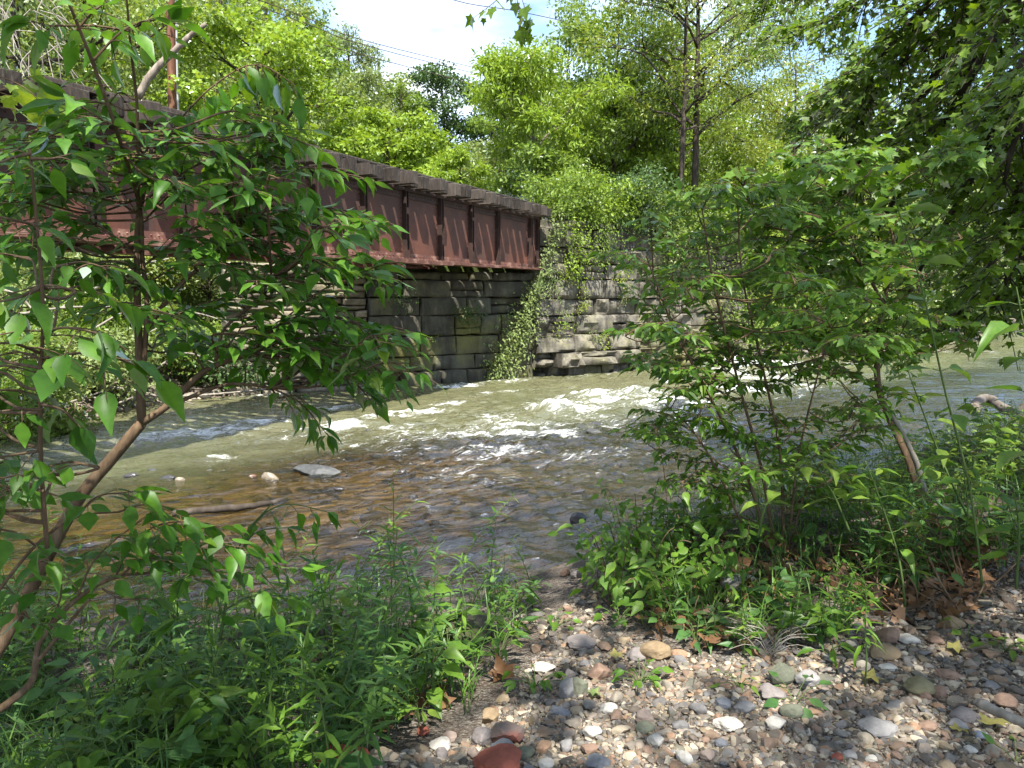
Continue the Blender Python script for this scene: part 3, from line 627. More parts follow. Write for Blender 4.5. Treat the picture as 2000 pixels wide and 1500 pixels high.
def build_far_trees():
    T = plant_tree; g = 'trees on the slope behind the bridge'
    T(60, -260, 27, 560, 'vine_draped_tree', 'tall pale tree hung with bare vines above the left end of the bridge', L_PALE, n=15000, size=.17, seed=2, cb=.12, nl=16, group=g, r=.2)
    T(215, -180, 33, 360, 'slope_tree', 'olive green tree directly left of the utility pole', L_MID, n=12000, size=.19, seed=3, cb=.15, nl=14, group=g, r=.2)
    T(520, -60, 31, 330, 'maple_tree', 'bright yellow green maple right of the utility pole, tallest above the mid bridge', L_BRIGHT, n=15000, size=.17, tmpl=MAPLE, seed=4, cb=.08, nl=17, group=g, r=.2)
    T(400, 60, 38, 260, 'slope_tree', 'broad pale green tree behind the broken trunk', L_PALE, n=9000, size=.2, seed=5, cb=.1, nl=14, group=g)
    T(592, 15, 48, 190, 'slope_tree', 'tall brownish olive tree at the left end of the sky gap', L_MID, n=9000, size=.24, seed=6, cb=.1, nl=15, group=g, r=.25)
    T(692, 28, 62, 150, 'feathery_tree', 'tall feathery blue green tree against the left of the sky gap', L_PALE, n=10000, size=.28, seed=7, cb=.05, nl=18, group=g, r=.25, tmpl=NARROW)
    T(625, 130, 39, 240, 'slope_tree', 'rounded pale grey green tree behind the middle ties', L_PALE, n=9500, size=.19, seed=8, cb=.05, nl=14, group=g)
    T(765, 185, 35, 240, 'maple_tree', 'vivid lime green maple standing behind the centre of the bridge', L_BRIGHT, n=13000, size=.17, tmpl=MAPLE, seed=9, cb=.05, nl=16, group=g)
    T(872, 98, 74, 180, 'ridge_tree', 'dark green domed tree standing out on the ridge below the sky', L_DARK, n=12000, size=.33, seed=10, cb=.05, nl=18, group=g, r=.3)
    T(955, 112, 72, 130, 'ridge_tree', 'smaller dark ridge tree just right of the domed one', L_DARK, n=8000, size=.33, seed=11, cb=.05, nl=15, group=g, r=.3)
    T(745, 108, 70, 150, 'ridge_tree', 'pale low ridge tree closing the left foot of the sky gap', L_PALE, n=6500, size=.32, seed=160, cb=.03, nl=15, group=g, r=.25)
    T(790, 128, 66, 130, 'ridge_tree', 'thin olive tree low at the bottom of the sky gap', L_MID, n=4200, size=.3, seed=12, cb=.1, nl=13, group=g, r=.25)
    T(893, 255, 29, 110, 'sumac_tree', 'slim young lime green tree rising just above the far ties', L_BRIGHT, n=3600, size=.2, tmpl=NARROW, seed=13, cb=.15, nl=12, group=g, r=.07)
    T(990, 90, 60, 170, 'ridge_tree', 'hazy ridge tree right of the two dark ones', L_MID, n=7000, size=.3, seed=161, cb=.03, nl=15, group=g, r=.25)
    T(985, 235, 44, 190, 'slope_tree', 'hazy pale green tree behind the concrete parapet', L_PALE, n=9000, size=.2, seed=14, cb=.05, nl=14, group=g)
    T(700, 300, 29, 150, 'low_tree', 'low bushy light green tree right against the middle ties', L_MID, n=6000, size=.14, seed=15, cb=.05, nl=12, group=g)
    T(830, 330, 28, 150, 'low_tree', 'low yellow green bush tree between the lime maple and the slim young tree', L_BRIGHT, n=6000, size=.14, seed=16, cb=.05, nl=12, group=g)
    # on top of the abutment and behind it
    g = 'trees on top of the abutment'
    T(1075, 78, 25.5, 250, 'sumac_tree', 'leaning sumac with a flat lime crown above the bridge end', L_BRIGHT, n=10500, size=.21, tmpl=NARROW, seed=17, cb=.42, nl=13, lean=(-1.0, .2), group=g, r=.1, bark=BARK_G, up=.8)
    T(1190, -60, 28.5, 250, 'slender_tree', 'light airy tree between the sumac and the twin dark trunks', L_MID, n=9000, size=.16, seed=18, cb=.22, nl=16, group=g, r=.1)
    T(1326, -230, 25.2, 330, 'locust_tree', 'tall locust with a straight dark trunk, left one of the two above the abutment', L_YEL, n=8200, size=.15, tmpl=NARROW, seed=19, cb=.34, nl=16, group=g, r=.115, up=.7, wob=.012)
    T(1358, -260, 26.2, 360, 'locust_tree', 'tall locust with a forked dark trunk, right one of the two above the abutment', L_MID, n=8200, size=.15, tmpl=NARROW, seed=21, cb=.3, nl=16, group=g, r=.15, up=.8, wob=.02)
    T(1240, 60, 31, 230, 'slender_tree', 'sunlit green tree filling the space left of the twin trunks', L_MID, n=9000, size=.16, seed=22, cb=.1, nl=14, group=g)
    T(1530, 40, 29, 330, 'ailanthus_tree', 'yellow tinged tree with feathery leaves between the twin trunks and the dark maple', L_YEL, n=11500, size=.19, tmpl=NARROW, seed=23, cb=.2, nl=15, group=g, r=.13, up=.5)
    T(1440, 215, 30, 240, 'slender_tree', 'low bright tree behind the right end of the abutment', L_BRIGHT, n=8500, size=.16, seed=24, cb=.1, nl=14, group=g)
    T(1050, 255, 24.6, 150, 'low_tree', 'small thin tree at the foot of the leaning sumac', L_MID, n=4000, size=.14, seed=25, cb=.3, nl=11, group=g, r=.05)
    for i, (x, y, d, w, m, lb) in enumerate([(1120, -60, 40, 250, L_MID, 'dense tree behind the leaning sumac, right side of the sky gap'), (1265, -120, 38, 270, L_MID, 'dense green tree filling the frame top left of the twin trunks'), (1415, -100, 40, 260, L_PALE, 'pale tree seen through the branches right of the twin trunks'), (1560, -120, 41, 300, L_MID, 'tall tree behind the yellow tinged one, partly hid by maple leaves'), (1720, -80, 46, 330, L_MID, 'tall tree glimpsed through the middle of the maple boughs'), (1330, 120, 33, 260, L_BRIGHT, 'lime tree directly behind the twin trunks'), (1180, 150, 30, 230, L_BRIGHT, 'lime tree between sumac and twin trunks'), (1900, -60, 52, 400, L_MID, 'tall tree glimpsed through the right end of the maple boughs')]):
        T(x, y, d, w, 'wall_top_tree', lb, m, n=11000, size=.17, seed=140 + i, cb=.08, nl=17, group=g)
    # far bank on the right
    g = 'trees along the far bank on the right'
    T(1660, 250, 36, 300, 'bank_tree', 'sunlit tree on the far bank behind the leaning sapling', L_MID, n=10000, size=.2, seed=26, cb=.05, nl=15, group=g)
    T(1790, 330, 40, 330, 'bank_tree', 'broad light green tree on the far bank behind the maple branches', L_PALE, n=10000, size=.22, seed=27, cb=.05, nl=15, group=g)
    T(1960, 250, 46, 330, 'bank_tree', 'green tree over the calm water where the river comes into view', L_MID, n=10000, size=.24, seed=28, cb=.04, nl=15, group=g)
    T(2120, 200, 50, 360, 'bank_tree', 'tree on the far bank cut by the edge of view beyond the calm water', L_DARK, n=8000, size=.26, seed=29, cb=.04, nl=14, group=g)
    T(1880, 440, 41, 200, 'bank_shrub', 'dark shrub leaning out over the calm water', L_DARK, n=6000, size=.2, seed=30, cb=.02, nl=11, group=g)
    T(1590, 470, 28.5, 170, 'bank_shrub', 'sunlit yellow shrub on the gravel beyond the wall end', L_YEL, n=6000, size=.13, seed=31, cb=.02, nl=12, group=g, r=.05)
    T(1690, 545, 31, 210, 'bank_shrub', 'low sunlit shrub above the white riffle', L_PALE, n=6000, size=.14, seed=32, cb=.02, nl=12, group=g, r=.05)
    T(1445, 430, 23.2, 150, 'bank_shrub', 'leafy shrub hiding the right end of the wing wall', L_MID, n=6500, size=.11, seed=35, cb=.02, nl=13, group=g, r=.05, zoff=.0) if False else None
    T(1470, 440, 25.6, 190, 'bank_shrub', 'bright green shrub growing against the end of the wing wall', L_MID, n=5000, size=.13, seed=33, cb=.02, nl=12, group=g, r=.05)
    T(1770, 590, 33.5, 150, 'bank_shrub', 'small rounded shrub at the water edge right of the riffle', L_MID, n=4500, size=.14, seed=34, cb=.02, nl=12, group=g, r=.05)
    # bushes along the top of the wall and on the left bank
    g = 'bushes spilling over the top of the abutment'
    for i, (x, y, d, w, m, lb) in enumerate([(1105, 355, 21.8, 110, L_MID, 'leafy bush at the corner where the ties meet the wall'), (1165, 350, 22.4, 120, L_BRIGHT, 'brightest yellow green bush on the wall top'),
            (1232, 345, 22.9, 120, L_DARK, 'dark leafy bush on the wall top right of the bright one'), (1300, 375, 23.4, 110, L_MID, 'bush on the wall top under the twin trunks'),
            (1370, 370, 24.2, 120, L_MID, 'bush on the wall top near its right end'), (1430, 400, 25, 110, L_BRIGHT, 'last bush on the wall top, over its right end')]):
        T(x, y - 25, d - .4, w * 1.4, 'wall_top_bush', lb, m, cat='bush', n=5200, size=.1, seed=40 + i, cb=.02, nl=12, group=g, r=.04, clump=.2)
    g = 'bushes on the bank under the bridge'
    for i, (x, y, d, w, m, lb) in enumerate([(405, 520, 19.5, 190, L_PALE, 'pale sunlit bush glowing under the bridge, left of the layered wall'), (285, 545, 18.5, 150, L_YEL, 'yellowish bush behind the thin upright stem'), (150, 540, 17.2, 190, L_PALE, 'grey green bush above the bleached branches'),
            (20, 520, 15.5, 200, L_PALE, 'pale bush at the left edge under the bridge'), (470, 600, 18, 110, L_MID, 'small green bush against the left end of the layered wall'), (200, 640, 15.6, 150, L_MID, 'low leafy bush growing through the bleached branches')]):
        T(x, y, d, w * 1.3, 'bank_bush', lb, m, cat='bush', n=6500, size=.095, seed=50 + i, cb=.02, nl=12, group=g, r=.04, clump=.2)
    for i, (x, y, d, w, m, lb) in enumerate([(60, 700, 13.6, 190, L_MID, 'leafy bank bush at the left edge, half burying the driftwood'), (330, 665, 16.2, 130, L_MID, 'bush at the waterline behind the fork of the leaning sapling'), (170, 735, 13.8, 150, L_PALE, 'low pale bush among driftwood at the waterline'), (430, 680, 16.6, 130, L_DARK, 'dark bush at the foot of the layered wall'), (20, 790, 11.6, 170, L_MID, 'low leafy bush nearest the water at the left edge')]):
        T(x, y, d, w * 1.3, 'waterside_bush', lb, m, cat='bush', n=5000, size=.085, seed=150 + i, cb=.02, nl=12, group='bushes at the left waterline', r=.03, clump=.2)
    for i, (x, y, d, w, m, lb) in enumerate([(95, 300, 27, 300, L_MID, 'dense green thicket tree seen under the left ties'), (-40, 350, 22, 260, L_MID, 'thicket tree beyond the left edge under the bridge'), (330, 440, 25, 260, L_MID, 'green tree low behind the bridge bearing side'), (520, 380, 25, 240, L_BRIGHT, 'green tree standing behind the layered wall')]):
        T(x, y, d, w, 'low_tree', lb, m, n=7000, size=.14, seed=60 + i, cb=.02, nl=13, group='trees behind the girders')
build_far_trees()

def build_woods():
    """the far wooded hillside, one mass"""
    rng = np.random.default_rng(99); b = MB(); tr = MB(); mats = [L_MID, L_PALE, L_DARK, L_BRIGHT]; cnt = 0; pts = []
    for _ in range(6000):
        az = rad(rng.uniform(-48, 50)); R = rng.uniform(34, 118); x, y = math.sin(az) * R, math.cos(az) * R
        df = (y - float(far_edge(x))) * .82
        if df < (15 if az < rad(10) else 7): continue
        a = math.degrees(az)
        if -11 < a < -4.0 and R < 85: continue
        if any((x - q[0]) ** 2 + (y - q[1]) ** 2 < (3.6 if R < 60 else 5) ** 2 for q in pts): continue
        pts.append((x, y)); hh = rng.uniform(8, 13) * (.55 if -14 < a < 1 else 1) * (.8 if R < 50 else 1); ww = hh * rng.uniform(.5, .7); z = gz(x, y)
        nc = 16; c = np.stack([rng.normal(0, .25 * ww, nc), rng.normal(0, .25 * ww, nc), hh * rng.uniform(.25, .97, nc)], -1)
        c[:, :2] *= np.sin(np.pi * np.clip(c[:, 2] / hh, .1, .93))[:, None] ** .6 * 1.2; c += [x, y, z]
        leaf_cloud(b, c, ww * .2, int(1500 if R < 75 else 1000), .30 * (R / 50) ** .5, DIAM, rng, .75, int(rng.choice(4, p=[.38, .34, .12, .16])))
        b.tube([[x, y, z - .3], [x + .2, y, z + hh * .5], [x, y, z + hh * .9]], [.2, .14, .04], 5, 4); cnt += 1
    tag(b.build('hillside_woods', mats + [BARK_D], None, False), 'sunlit woods covering the hillside behind the bridge', 'woods', kind='stuff')
build_woods()

def build_right_maple_and_shade():
    # the maple whose boughs sweep in from the right: trunk beyond the frame
    rng = np.random.default_rng(5); t = thing('maple_tree', 'dark leaved maple sweeping long drooping boughs in from the right', 'tree', (8.2, 5.2, gz(8.2, 5.2)))
    b = MB(); bx = np.array([8.2, 5.2, gz(8.2, 5.2) - .1]); tp = np.array([7.4, 6.0, 13.0])
    trunk = spline([bx, bx + [-.1, .1, 3], bx + [-.3, .4, 7], tp], 12); b.tube(trunk, np.linspace(.3, .1, 12), 9)
    twigs = []                              # (points, spread)
    boughs = [([2080, -160, 6.6], [1950, 60, 7.0], [1860, 210, 7.6], [1740, 400, 8.4], [1655, 560, 8.8]), ([2080, -260, 6.8], [1860, -20, 7.8], [1760, 120, 8.6], [1660, 250, 9.2], [1560, 330, 9.6]),
              ([2060, -330, 7.2], [1800, -90, 8.4], [1640, 30, 9.2], [1520, 60, 9.8]), ([2100, 60, 6.2], [1960, 230, 6.8], [1880, 380, 7.4], [1800, 520, 8.0], [1740, 640, 8.4]),
              ([2120, 180, 6.0], [2010, 330, 6.4], [1960, 450, 6.8], [1900, 570, 7.2], [1850, 640, 7.6]), ([2100, -60, 6.2], [2000, 120, 6.4], [1930, 260, 6.7], [1890, 380, 7.0]),
              ([2100, -300, 6.5], [1930, -110, 7.2], [1800, 20, 7.8], [1700, 130, 8.2], [1640, 170, 8.6]), ([2130, 0, 5.6], [2040, 120, 5.7], [1985, 260, 5.9], [1960, 360, 6.1]),
              ([2060, -380, 7.6], [1820, -180, 8.8], [1650, -70, 9.8], [1540, -30, 10.4]), ([2060, -400, 8], [1760, -160, 9.4], [1600, -60, 10.4], [1480, 10, 11]), ([2080, -120, 7], [1800, 100, 9], [1650, 200, 9.6], [1560, 230, 10.0]), ([1960, 60, 7.2], [1780, 250, 8.8], [1690, 330, 9.4], [1610, 370, 9.7]), ([2140, 300, 5.8], [2040, 430, 6.1], [1980, 520, 6.4], [1940, 600, 6.8]), ([2100, -200, 7.4], [1880, 60, 8.2], [1760, 260, 9.0], [1700, 330, 9.4], [1620, 450, 9.8])]
    lp, la, ln = [], [], []
    for bo in boughs:
        pts = spline([P(*q) for q in bo], 16); st = np.array([np.interp(pts[0][2] - .6, trunk[:, 2], trunk[:, k]) for k in range(3)])
        full = np.vstack([spline([st, (st + pts[0]) / 2 + [0, 0, .25], pts[0]], 6)[:-1], pts]); b.tube(full, np.linspace(.075, .012, len(full)), 6)
        pts = spline(full, 24)[5:]; L = np.linalg.norm(np.diff(pts, axis=0), axis=1).sum(); nn = len(pts) - 1
        for k in range(int(L * 17)):
            f = rng.uniform(.02, 1); i = min(int(f * nn), nn - 1); p0 = pts[i] + (pts[i + 1] - pts[i]) * (f * nn - i); tg = unit(pts[i + 1] - pts[i])
            side = unit(np.cross(tg, [0, 0, 1.])) * (1 if k % 2 else -1); d = unit(tg * rng.uniform(.3, .9) + side * rng.uniform(.4, 1) + np.array([0, 0, rng.uniform(-.5, .25)])); l = rng.uniform(.4, 1.0) * (1.1 - .45 * f)
            s = np.linspace(0, 1, 5)[:, None]; tw = p0 + d * l * s + np.array([0, 0, -.3]) * l * s ** 2; b.tube(tw, np.linspace(.008, .003, 5), 4, cap=False)
            m = int(l * 30); u = rng.uniform(.12, 1.02, m); q = np.stack([np.interp(u, s[:, 0], tw[:, j]) for j in range(3)], -1)
            sd = unit(np.cross(d, [0, 0, 1.])) * rng.choice([-1, 1], m)[:, None]
            q = q + sd * rng.uniform(.02, .1, m)[:, None] + rng.normal(0, .035, (m, 3)); lp.append(q); la.append(unit(sd * .8 + d * .5 + rng.normal(0, .35, (m, 3)) + np.array([0, 0, -.35]))); ln.append(unit(np.array([0, 0, 1.]) + rng.normal(0, .33, (m, 3)) + np.array([-.1, -.25, 0])))
    b.build('trunk', BARK_D, t); lp, la, ln = map(np.concatenate, (lp, la, ln)); c = MB(); c.inst(*MAPLE, lp, frames(la, ln), rng.uniform(.065, .115, len(lp))); c.build('crown', L_MAPLE, t, False)
    # trees behind and above the viewer, whose canopy shades the bank and dapples the river
    for i, (x, y, h, w, lb, n, cbz) in enumerate([(-4.6, -3.4, 16, 10, 'tall bank tree shading the left saplings from behind the viewer', 5200, .45), (3.2, -3.0, 17, 11, 'tall bank tree shading the pebble path from behind the viewer', 5200, .45), (9.2, 1.2, 17, 10, 'tall bank tree shading the dark maple from the right', 2800, .42), (-10.5, -1.5, 15, 8, 'bank tree beyond the left edge shading the near end of the bridge', 6000, .4)]):
        tree('shade_tree', lb, 'tree', (x, y, gz(x, y)), h, w, L_MAPLE, n=n, size=.23, tmpl=MAPLE, seed=70 + i, cb=cbz, nl=17, r=.28, clump=.10, group='canopy trees on the near bank', up=.3)
build_right_maple_and_shade()
# ------------------------------------------------------------------ saplings and shrubs of the near bank
def spray(sb, rng, pts, width, gap, size, out, droop=.3, twig_r=.0026, dens=1.0, tilt=.42, pair=False, along=True, r0=None):
    """a leafy twig: side twigs left and right in a near level plane, leaves along them; leaves are appended to out"""
    pts = np.asarray(pts, float); m = 14; c = spline(pts, m); L = np.linalg.norm(np.diff(c, axis=0), axis=1).sum()
    sb.tube(c, np.linspace(r0 or twig_r * 1.6, twig_r * .6, m), 5, cap=False)
    n = max(2, int(L / gap)); 
    for k in range(n):
        f = (k + rng.uniform(.1, .9)) / n; i = min(int(f * (m - 1)), m - 2); p0 = c[i] + (c[i + 1] - c[i]) * (f * (m - 1) - i); tg = unit(c[i + 1] - c[i])
        side = np.cross(tg, [0, 0, 1.]); side = unit(side) if np.linalg.norm(side) > .2 else unit(rng.normal(size=3) * [1, 1, .2]); side = side * (1 if k % 2 else -1)
        l = width * rng.uniform(.55, 1.1) * (1 - .5 * f)
        d = unit(side + tg * rng.uniform(.3, .9) + np.array([0, 0, rng.normal(-.05, .16)])); s = np.linspace(0, 1, 5)[:, None]
        tw = p0 + d * l * s - np.array([0, 0, droop]) * l * s ** 2; sb.tube(tw, np.linspace(twig_r * .8, twig_r * .4, 5), 4, cap=False)
        q = max(2, int(l / (size * .55) * dens))
        for j in range(q):
            u = (j + .6) / q; pos = np.array([np.interp(u, s[:, 0], tw[:, a]) for a in range(3)]); dd = unit(tw[-1] - tw[0] - np.array([0, 0, droop * l * u]))
            lat = unit(np.cross(dd, [0, 0, 1.]))
            for sg in ((1, -1) if pair else ((1,) if j % 2 else (-1,))):
                a = unit(lat * sg * .8 + dd * .65 + rng.normal(0, .2, 3) + np.array([0, 0, -droop * .9])) if j < q - 1 else unit(dd + np.array([0, 0, -droop]))
                out.append((pos + a * size * .12, a, unit(np.array([0, 0, 1.]) + rng.normal(0, tilt, 3)), size * rng.uniform(.45, 1.25)))
    if along:
        tg = unit(c[-1] - c[-3])
        for j in range(2): out.append((c[-1], unit(tg + rng.normal(0, .3, 3) - np.array([0, 0, droop])), unit(np.array([0, 0, 1.]) + rng.normal(0, tilt, 3)), size * rng.uniform(.8, 1.1)))
def put_leaves(out, tmpl, b=None, mat=0):
    b = b or MB(); b.inst(tmpl[0], tmpl[1], np.array([o[0] for o in out]), frames(np.array([o[1] for o in out]), np.array([o[2] for o in out])), np.array([o[3] for o in out])[:, None] * np.stack([RNG.uniform(.78, 1.2, len(out)), np.ones(len(out)), RNG.normal(1, .9, len(out))], -1), mat); return b
def ground_at(x, y):
    """where the view through a picture point meets the ground"""
    q = PZ(x, y, .55)
    for _ in range(5): q = PZ(x, y, gz(q[0], q[1]))
    return q
def px(pts): return [P(*q) for q in pts]
def shrub(name, label, cat, stems, sprays, leaf, bark, tmpl, seed, group=None, foliage='foliage', stem='stem', **kw):
    rng = np.random.default_rng(seed); base = P(*stems[0][0][0]); base[2] = min(base[2], gz(base[0], base[1]))
    t = thing(name, label, cat, base, group); b = MB(); out = []
    allp = []
    for pts, r0, r1 in stems:
        c = spline(px(pts), len(pts) * 6); b.tube(c, np.linspace(r0, r1, len(c)), 8); allp.append(c[2:])
    allp = np.vstack(allp)
    for sp in sprays:
        o = dict(kw); o.update(sp[2] if len(sp) > 2 else {}); q = px(sp[0]); dv = allp - q[0]; ds = np.linalg.norm(dv, axis=1) + np.maximum(0, dv[:, 2]) * .6; k = int(np.argmin(ds))
        if np.linalg.norm(dv[k]) > .025:                       # a bare twig ties the spray to the nearest stem
            a = allp[k]; m = (a + q[0]) / 2 + np.array([0, 0, -.08 * np.linalg.norm(dv[k])]); b.tube(spline([a, m, q[0], q[0] * .4 + q[1] * .6], 9), np.linspace(.0045, .0028, 9), 5, cap=False)
        spray(b, rng, q, sp[1], out=out, **o)
    b.build(stem, bark, t); put_leaves(out, tmpl).build(foliage, leaf, t); return t

def build_left_sapling():
    k = dict(gap=.03, size=.082, droop=.14, dens=1.25, tilt=.3)
    stems = [([(-80,1370,2.25),(0,1262,2.35),(75,1120,2.42),(150,980,2.5),(215,900,2.56),(277,826,2.6)], .025, .019),
             ([(277,828,2.6),(272,700,2.62),(268,560,2.66),(270,430,2.7),(290,330,2.75),(300,250,2.8)], .0165, .006),
             ([(280,720,2.62),(287,600,2.66),(278,500,2.7),(272,400,2.62),(226,250,2.35),(180,120,2.2),(128,-10,2.1)], .010, .004),
             ([(270,430,2.7),(268,220,2.6),(256,100,2.5),(246,-20,2.4)], .007, .003),
             ([(277,826,2.6),(330,790,2.62),(400,725,2.66),(487,692,2.7)], .014, .008),
             ([(300,808,2.6),(380,772,2.66),(450,750,2.7),(530,757,2.75)], .008, .005),
             ([(288,640,2.66),(340,570,2.7),(410,505,2.74),(468,462,2.78)], .010, .005), ([(420,705,2.66),(440,640,2.7),(500,590,2.72),(530,540,2.75)], .006, .004)]
    S = [([(300,300,2.78),(350,235,2.75),(420,165,2.72),(500,125,2.7),(575,165,2.7)], .15, dict(droop=.8, size=.095)), 
         ([(290,340,2.72),(200,300,2.6),(110,270,2.5),(40,275,2.45)], .30), ([(295,330,2.75),(380,250,2.72),(470,235,2.7),(545,275,2.7)], .30), ([(280,300,2.75),(215,240,2.6),(150,225,2.5)], .22),
         ([(285,390,2.7),(370,330,2.7),(450,300,2.75),(500,310,2.8)], .32), ([(272,420,2.7),(190,370,2.6),(100,340,2.5),(20,360,2.4)], .30), ([(272,440,2.7),(350,370,2.75),(430,360,2.8),(480,390,2.8)], .28),
         ([(270,500,2.68),(190,440,2.6),(90,425,2.5),(10,440,2.4)], .28), ([(280,520,2.68),(390,440,2.72),(540,410,2.78),(640,405,2.8),(735,440,2.85)], .23), ([(278,560,2.66),(360,510,2.7),(440,470,2.74),(520,470,2.78)], .26),
         ([(270,560,2.66),(200,520,2.6),(110,500,2.5)], .26), ([(487,692,2.7),(560,620,2.72),(640,560,2.75),(725,525,2.78)], .34, dict(size=.095)), ([(487,692,2.7),(590,660,2.72),(690,690,2.76),(775,748,2.8)], .30), ([(470,690,2.7),(560,630,2.72),(650,610,2.75),(735,660,2.78)], .32),
         ([(480,690,2.7),(570,700,2.72),(650,720,2.74),(720,770,2.76)], .26), ([(440,640,2.7),(520,570,2.74),(600,520,2.78),(690,500,2.8)], .28, dict(size=.095)), ([(530,757,2.75),(590,790,2.78),(640,850,2.8)], .15, dict(droop=.6)), ([(400,725,2.66),(360,650,2.64),(330,590,2.62)], .24), ([(420,705,2.66),(470,640,2.7),(480,580,2.72)], .22),
         ([(288,640,2.66),(380,600,2.7),(470,570,2.74)], .24), ([(468,462,2.78),(540,440,2.8),(600,460,2.82)], .22), ([(225,250,2.35),(170,215,2.3),(130,190,2.25)], .12, dict(size=.1)),
         ([(256,100,2.5),(310,60,2.5),(335,40,2.5)], .12, dict(size=.09)), ([(250,60,2.45),(180,50,2.4),(100,50,2.35),(60,40,2.3)], .11, dict(size=.1, droop=.5)), ([(180,120,2.2),(240,60,2.25),(300,35,2.3)], .12, dict(size=.09, droop=.5)), ([(150,60,2.15),(175,30,2.15),(200,10,2.1)], .1, dict(size=.09))]
    rr = np.random.default_rng(77); poly = [(10,230),(250,170),(430,200),(560,270),(740,430),(775,740),(600,790),(330,690),(120,560),(-20,460)]; k2 = 0
    while k2 < 74:
        x, y = rr.uniform(-20, 780), rr.uniform(170, 790)
        if not in_poly(x, y, poly): continue
        a = rr.uniform(.2, 1) * (1 if x > 270 else -1); dd = 2.7 + rr.uniform(-.35, .5); L = rr.uniform(80, 170); S.append(([(x - L * .5 * a, y - 6, dd), (x, y - 8, dd), (x + L * a * .6, y + 14, dd + rr.uniform(-.2, .2))], rr.uniform(.12, .24))); k2 += 1
    shrub('bank_sapling', 'leaning forked sapling with tiers of oval leaves reaching in front of the bridge', 'sapling', stems, S, L_SAP, BARK_T, OVATE, 101, foliage='crown', stem='trunk', **k)
    # large single leaves on the arching whip
    rng = np.random.default_rng(8)
    k = dict(gap=.05, size=.08, droop=.3); rr = np.random.default_rng(78); extra = []
    for _ in range(16):
        x, y, dd = rr.uniform(-60, 190), rr.uniform(430, 1010), 1.75 + rr.uniform(-.1, .45); L = rr.uniform(70, 150) * (1 if rr.random() < .5 else -1); extra.append(([(x - L * .5, y + 5, dd), (x, y - 6, dd), (x + L * .5, y + 8, dd + rr.uniform(-.15, .15))], rr.uniform(.08, .16)))
    shrub('sapling', 'thin pale upright stem with large leaves at the left edge', 'sapling', [([(92,1070,1.75),(80,900,1.72),(80,740,1.7),(84,600,1.68),(72,440,1.66),(58,290,1.64)], .0055, .003)],
          [([(78,700,1.7),(160,690,1.65),(260,705,1.62)], .22, dict(size=.095)), ([(80,690,1.7),(20,670,1.6),(-60,680,1.55)], .22, dict(size=.095)), ([(80,660,1.7),(120,640,1.6),(190,650,1.55)], .16, dict(size=.095)), ([(58,300,1.64),(20,310,1.6),(-30,330,1.55)], .1, dict(size=.095)), ([(60,310,1.64),(100,310,1.66),(140,300,1.7)], .07, dict(size=.09)), ([(72,440,1.66),(30,430,1.6),(-20,420,1.6)], .1, dict(size=.11)),
           ([(82,560,1.68),(40,580,1.65),(0,590,1.6)], .1, dict(size=.095)), ([(80,800,1.7),(30,800,1.65),(-40,810,1.6)], .14, dict(size=.085)), ([(80,880,1.72),(20,890,1.68),(-50,900,1.62)], .16, dict(size=.085)), ([(85,960,1.72),(30,950,1.7),(-40,980,1.65)], .16, dict(size=.095)), ([(80,790,1.7),(120,800,1.72),(150,830,1.75)], .08, dict(size=.095))] + extra, L_SAP, BARK_T, OVATE, 102, **k)
    # maple at left edge, lit
    k = dict(gap=.11, size=.125, droop=.35)
    shrub('maple_sapling', 'sunlit yellow green maple branches poking in at the left edge before the girder', 'sapling', [([(-330,900,4.0),(-250,500,4.0),(-150,300,4.0),(-40,215,4.0)], .03, .01)],
          [([(-60,150,4.0),(0,150,4.0),(60,180,4.0),(90,225,4.05)], .26), ([(-60,215,4.0),(0,210,4.0),(50,215,4.0),(95,200,4.0)], .22), ([(-60,250,4.0),(10,270,4.0),(70,290,4.0)], .24), ([(-50,290,4.0),(10,300,4.0),(60,320,4.0)], .2), ([(-60,190,4.2),(20,170,4.2),(60,150,4.2)], .2), ([(60,260,4.1),(100,240,4.1),(140,232,4.1)], .14)], L_BRIGHT, BARK_T, MAPLE, 103, **k)
    # bottom left shrubs
    k = dict(gap=.045, size=.082, droop=.25, dens=1.3)
    shrub('spicebush', 'low spreading shrub on a crooked pale stem below the leaning sapling', 'shrub', [([(-30,1400,2.0),(0,1385,2.05),(62,1330,2.15),(80,1250,2.25),(150,1170,2.35),(225,1128,2.45),(300,1118,2.5)], .013, .005), ([(75,1290,2.2),(140,1210,2.3),(175,1170,2.3)], .007, .004), ([(-20,1175,2.1),(70,1065,2.2),(150,1010,2.3),(230,1000,2.4)], .006, .003)],
          [([(225,1128,2.45),(260,1060,2.5),(330,1020,2.55),(450,1030,2.6)], .28), ([(230,1128,2.45),(300,1080,2.5),(390,1060,2.55),(480,1070,2.6)], .26), ([(150,1170,2.35),(180,1100,2.4),(230,1050,2.45),(300,1000,2.5)], .26), ([(100,1215,2.3),(120,1150,2.3),(90,1090,2.3)], .2), ([(230,1000,2.4),(290,985,2.42),(360,1010,2.45)], .2, dict(size=.1)), ([(150,1010,2.3),(190,970,2.3),(260,960,2.3)], .2, dict(size=.11)),
           ([(300,1118,2.5),(380,1110,2.55),(450,1120,2.6)], .2), ([(80,1250,2.25),(40,1180,2.2),(10,1140,2.2)], .18), ([(70,1065,2.2),(30,1040,2.15),(-20,1030,2.1)], .2, dict(size=.11)), ([(200,1150,2.4),(240,1170,2.4),(300,1170,2.4)], .15)], L_SAP, BARK_T, OVATE, 104, **k)
    k = dict(gap=.09, size=.10, droop=.35)
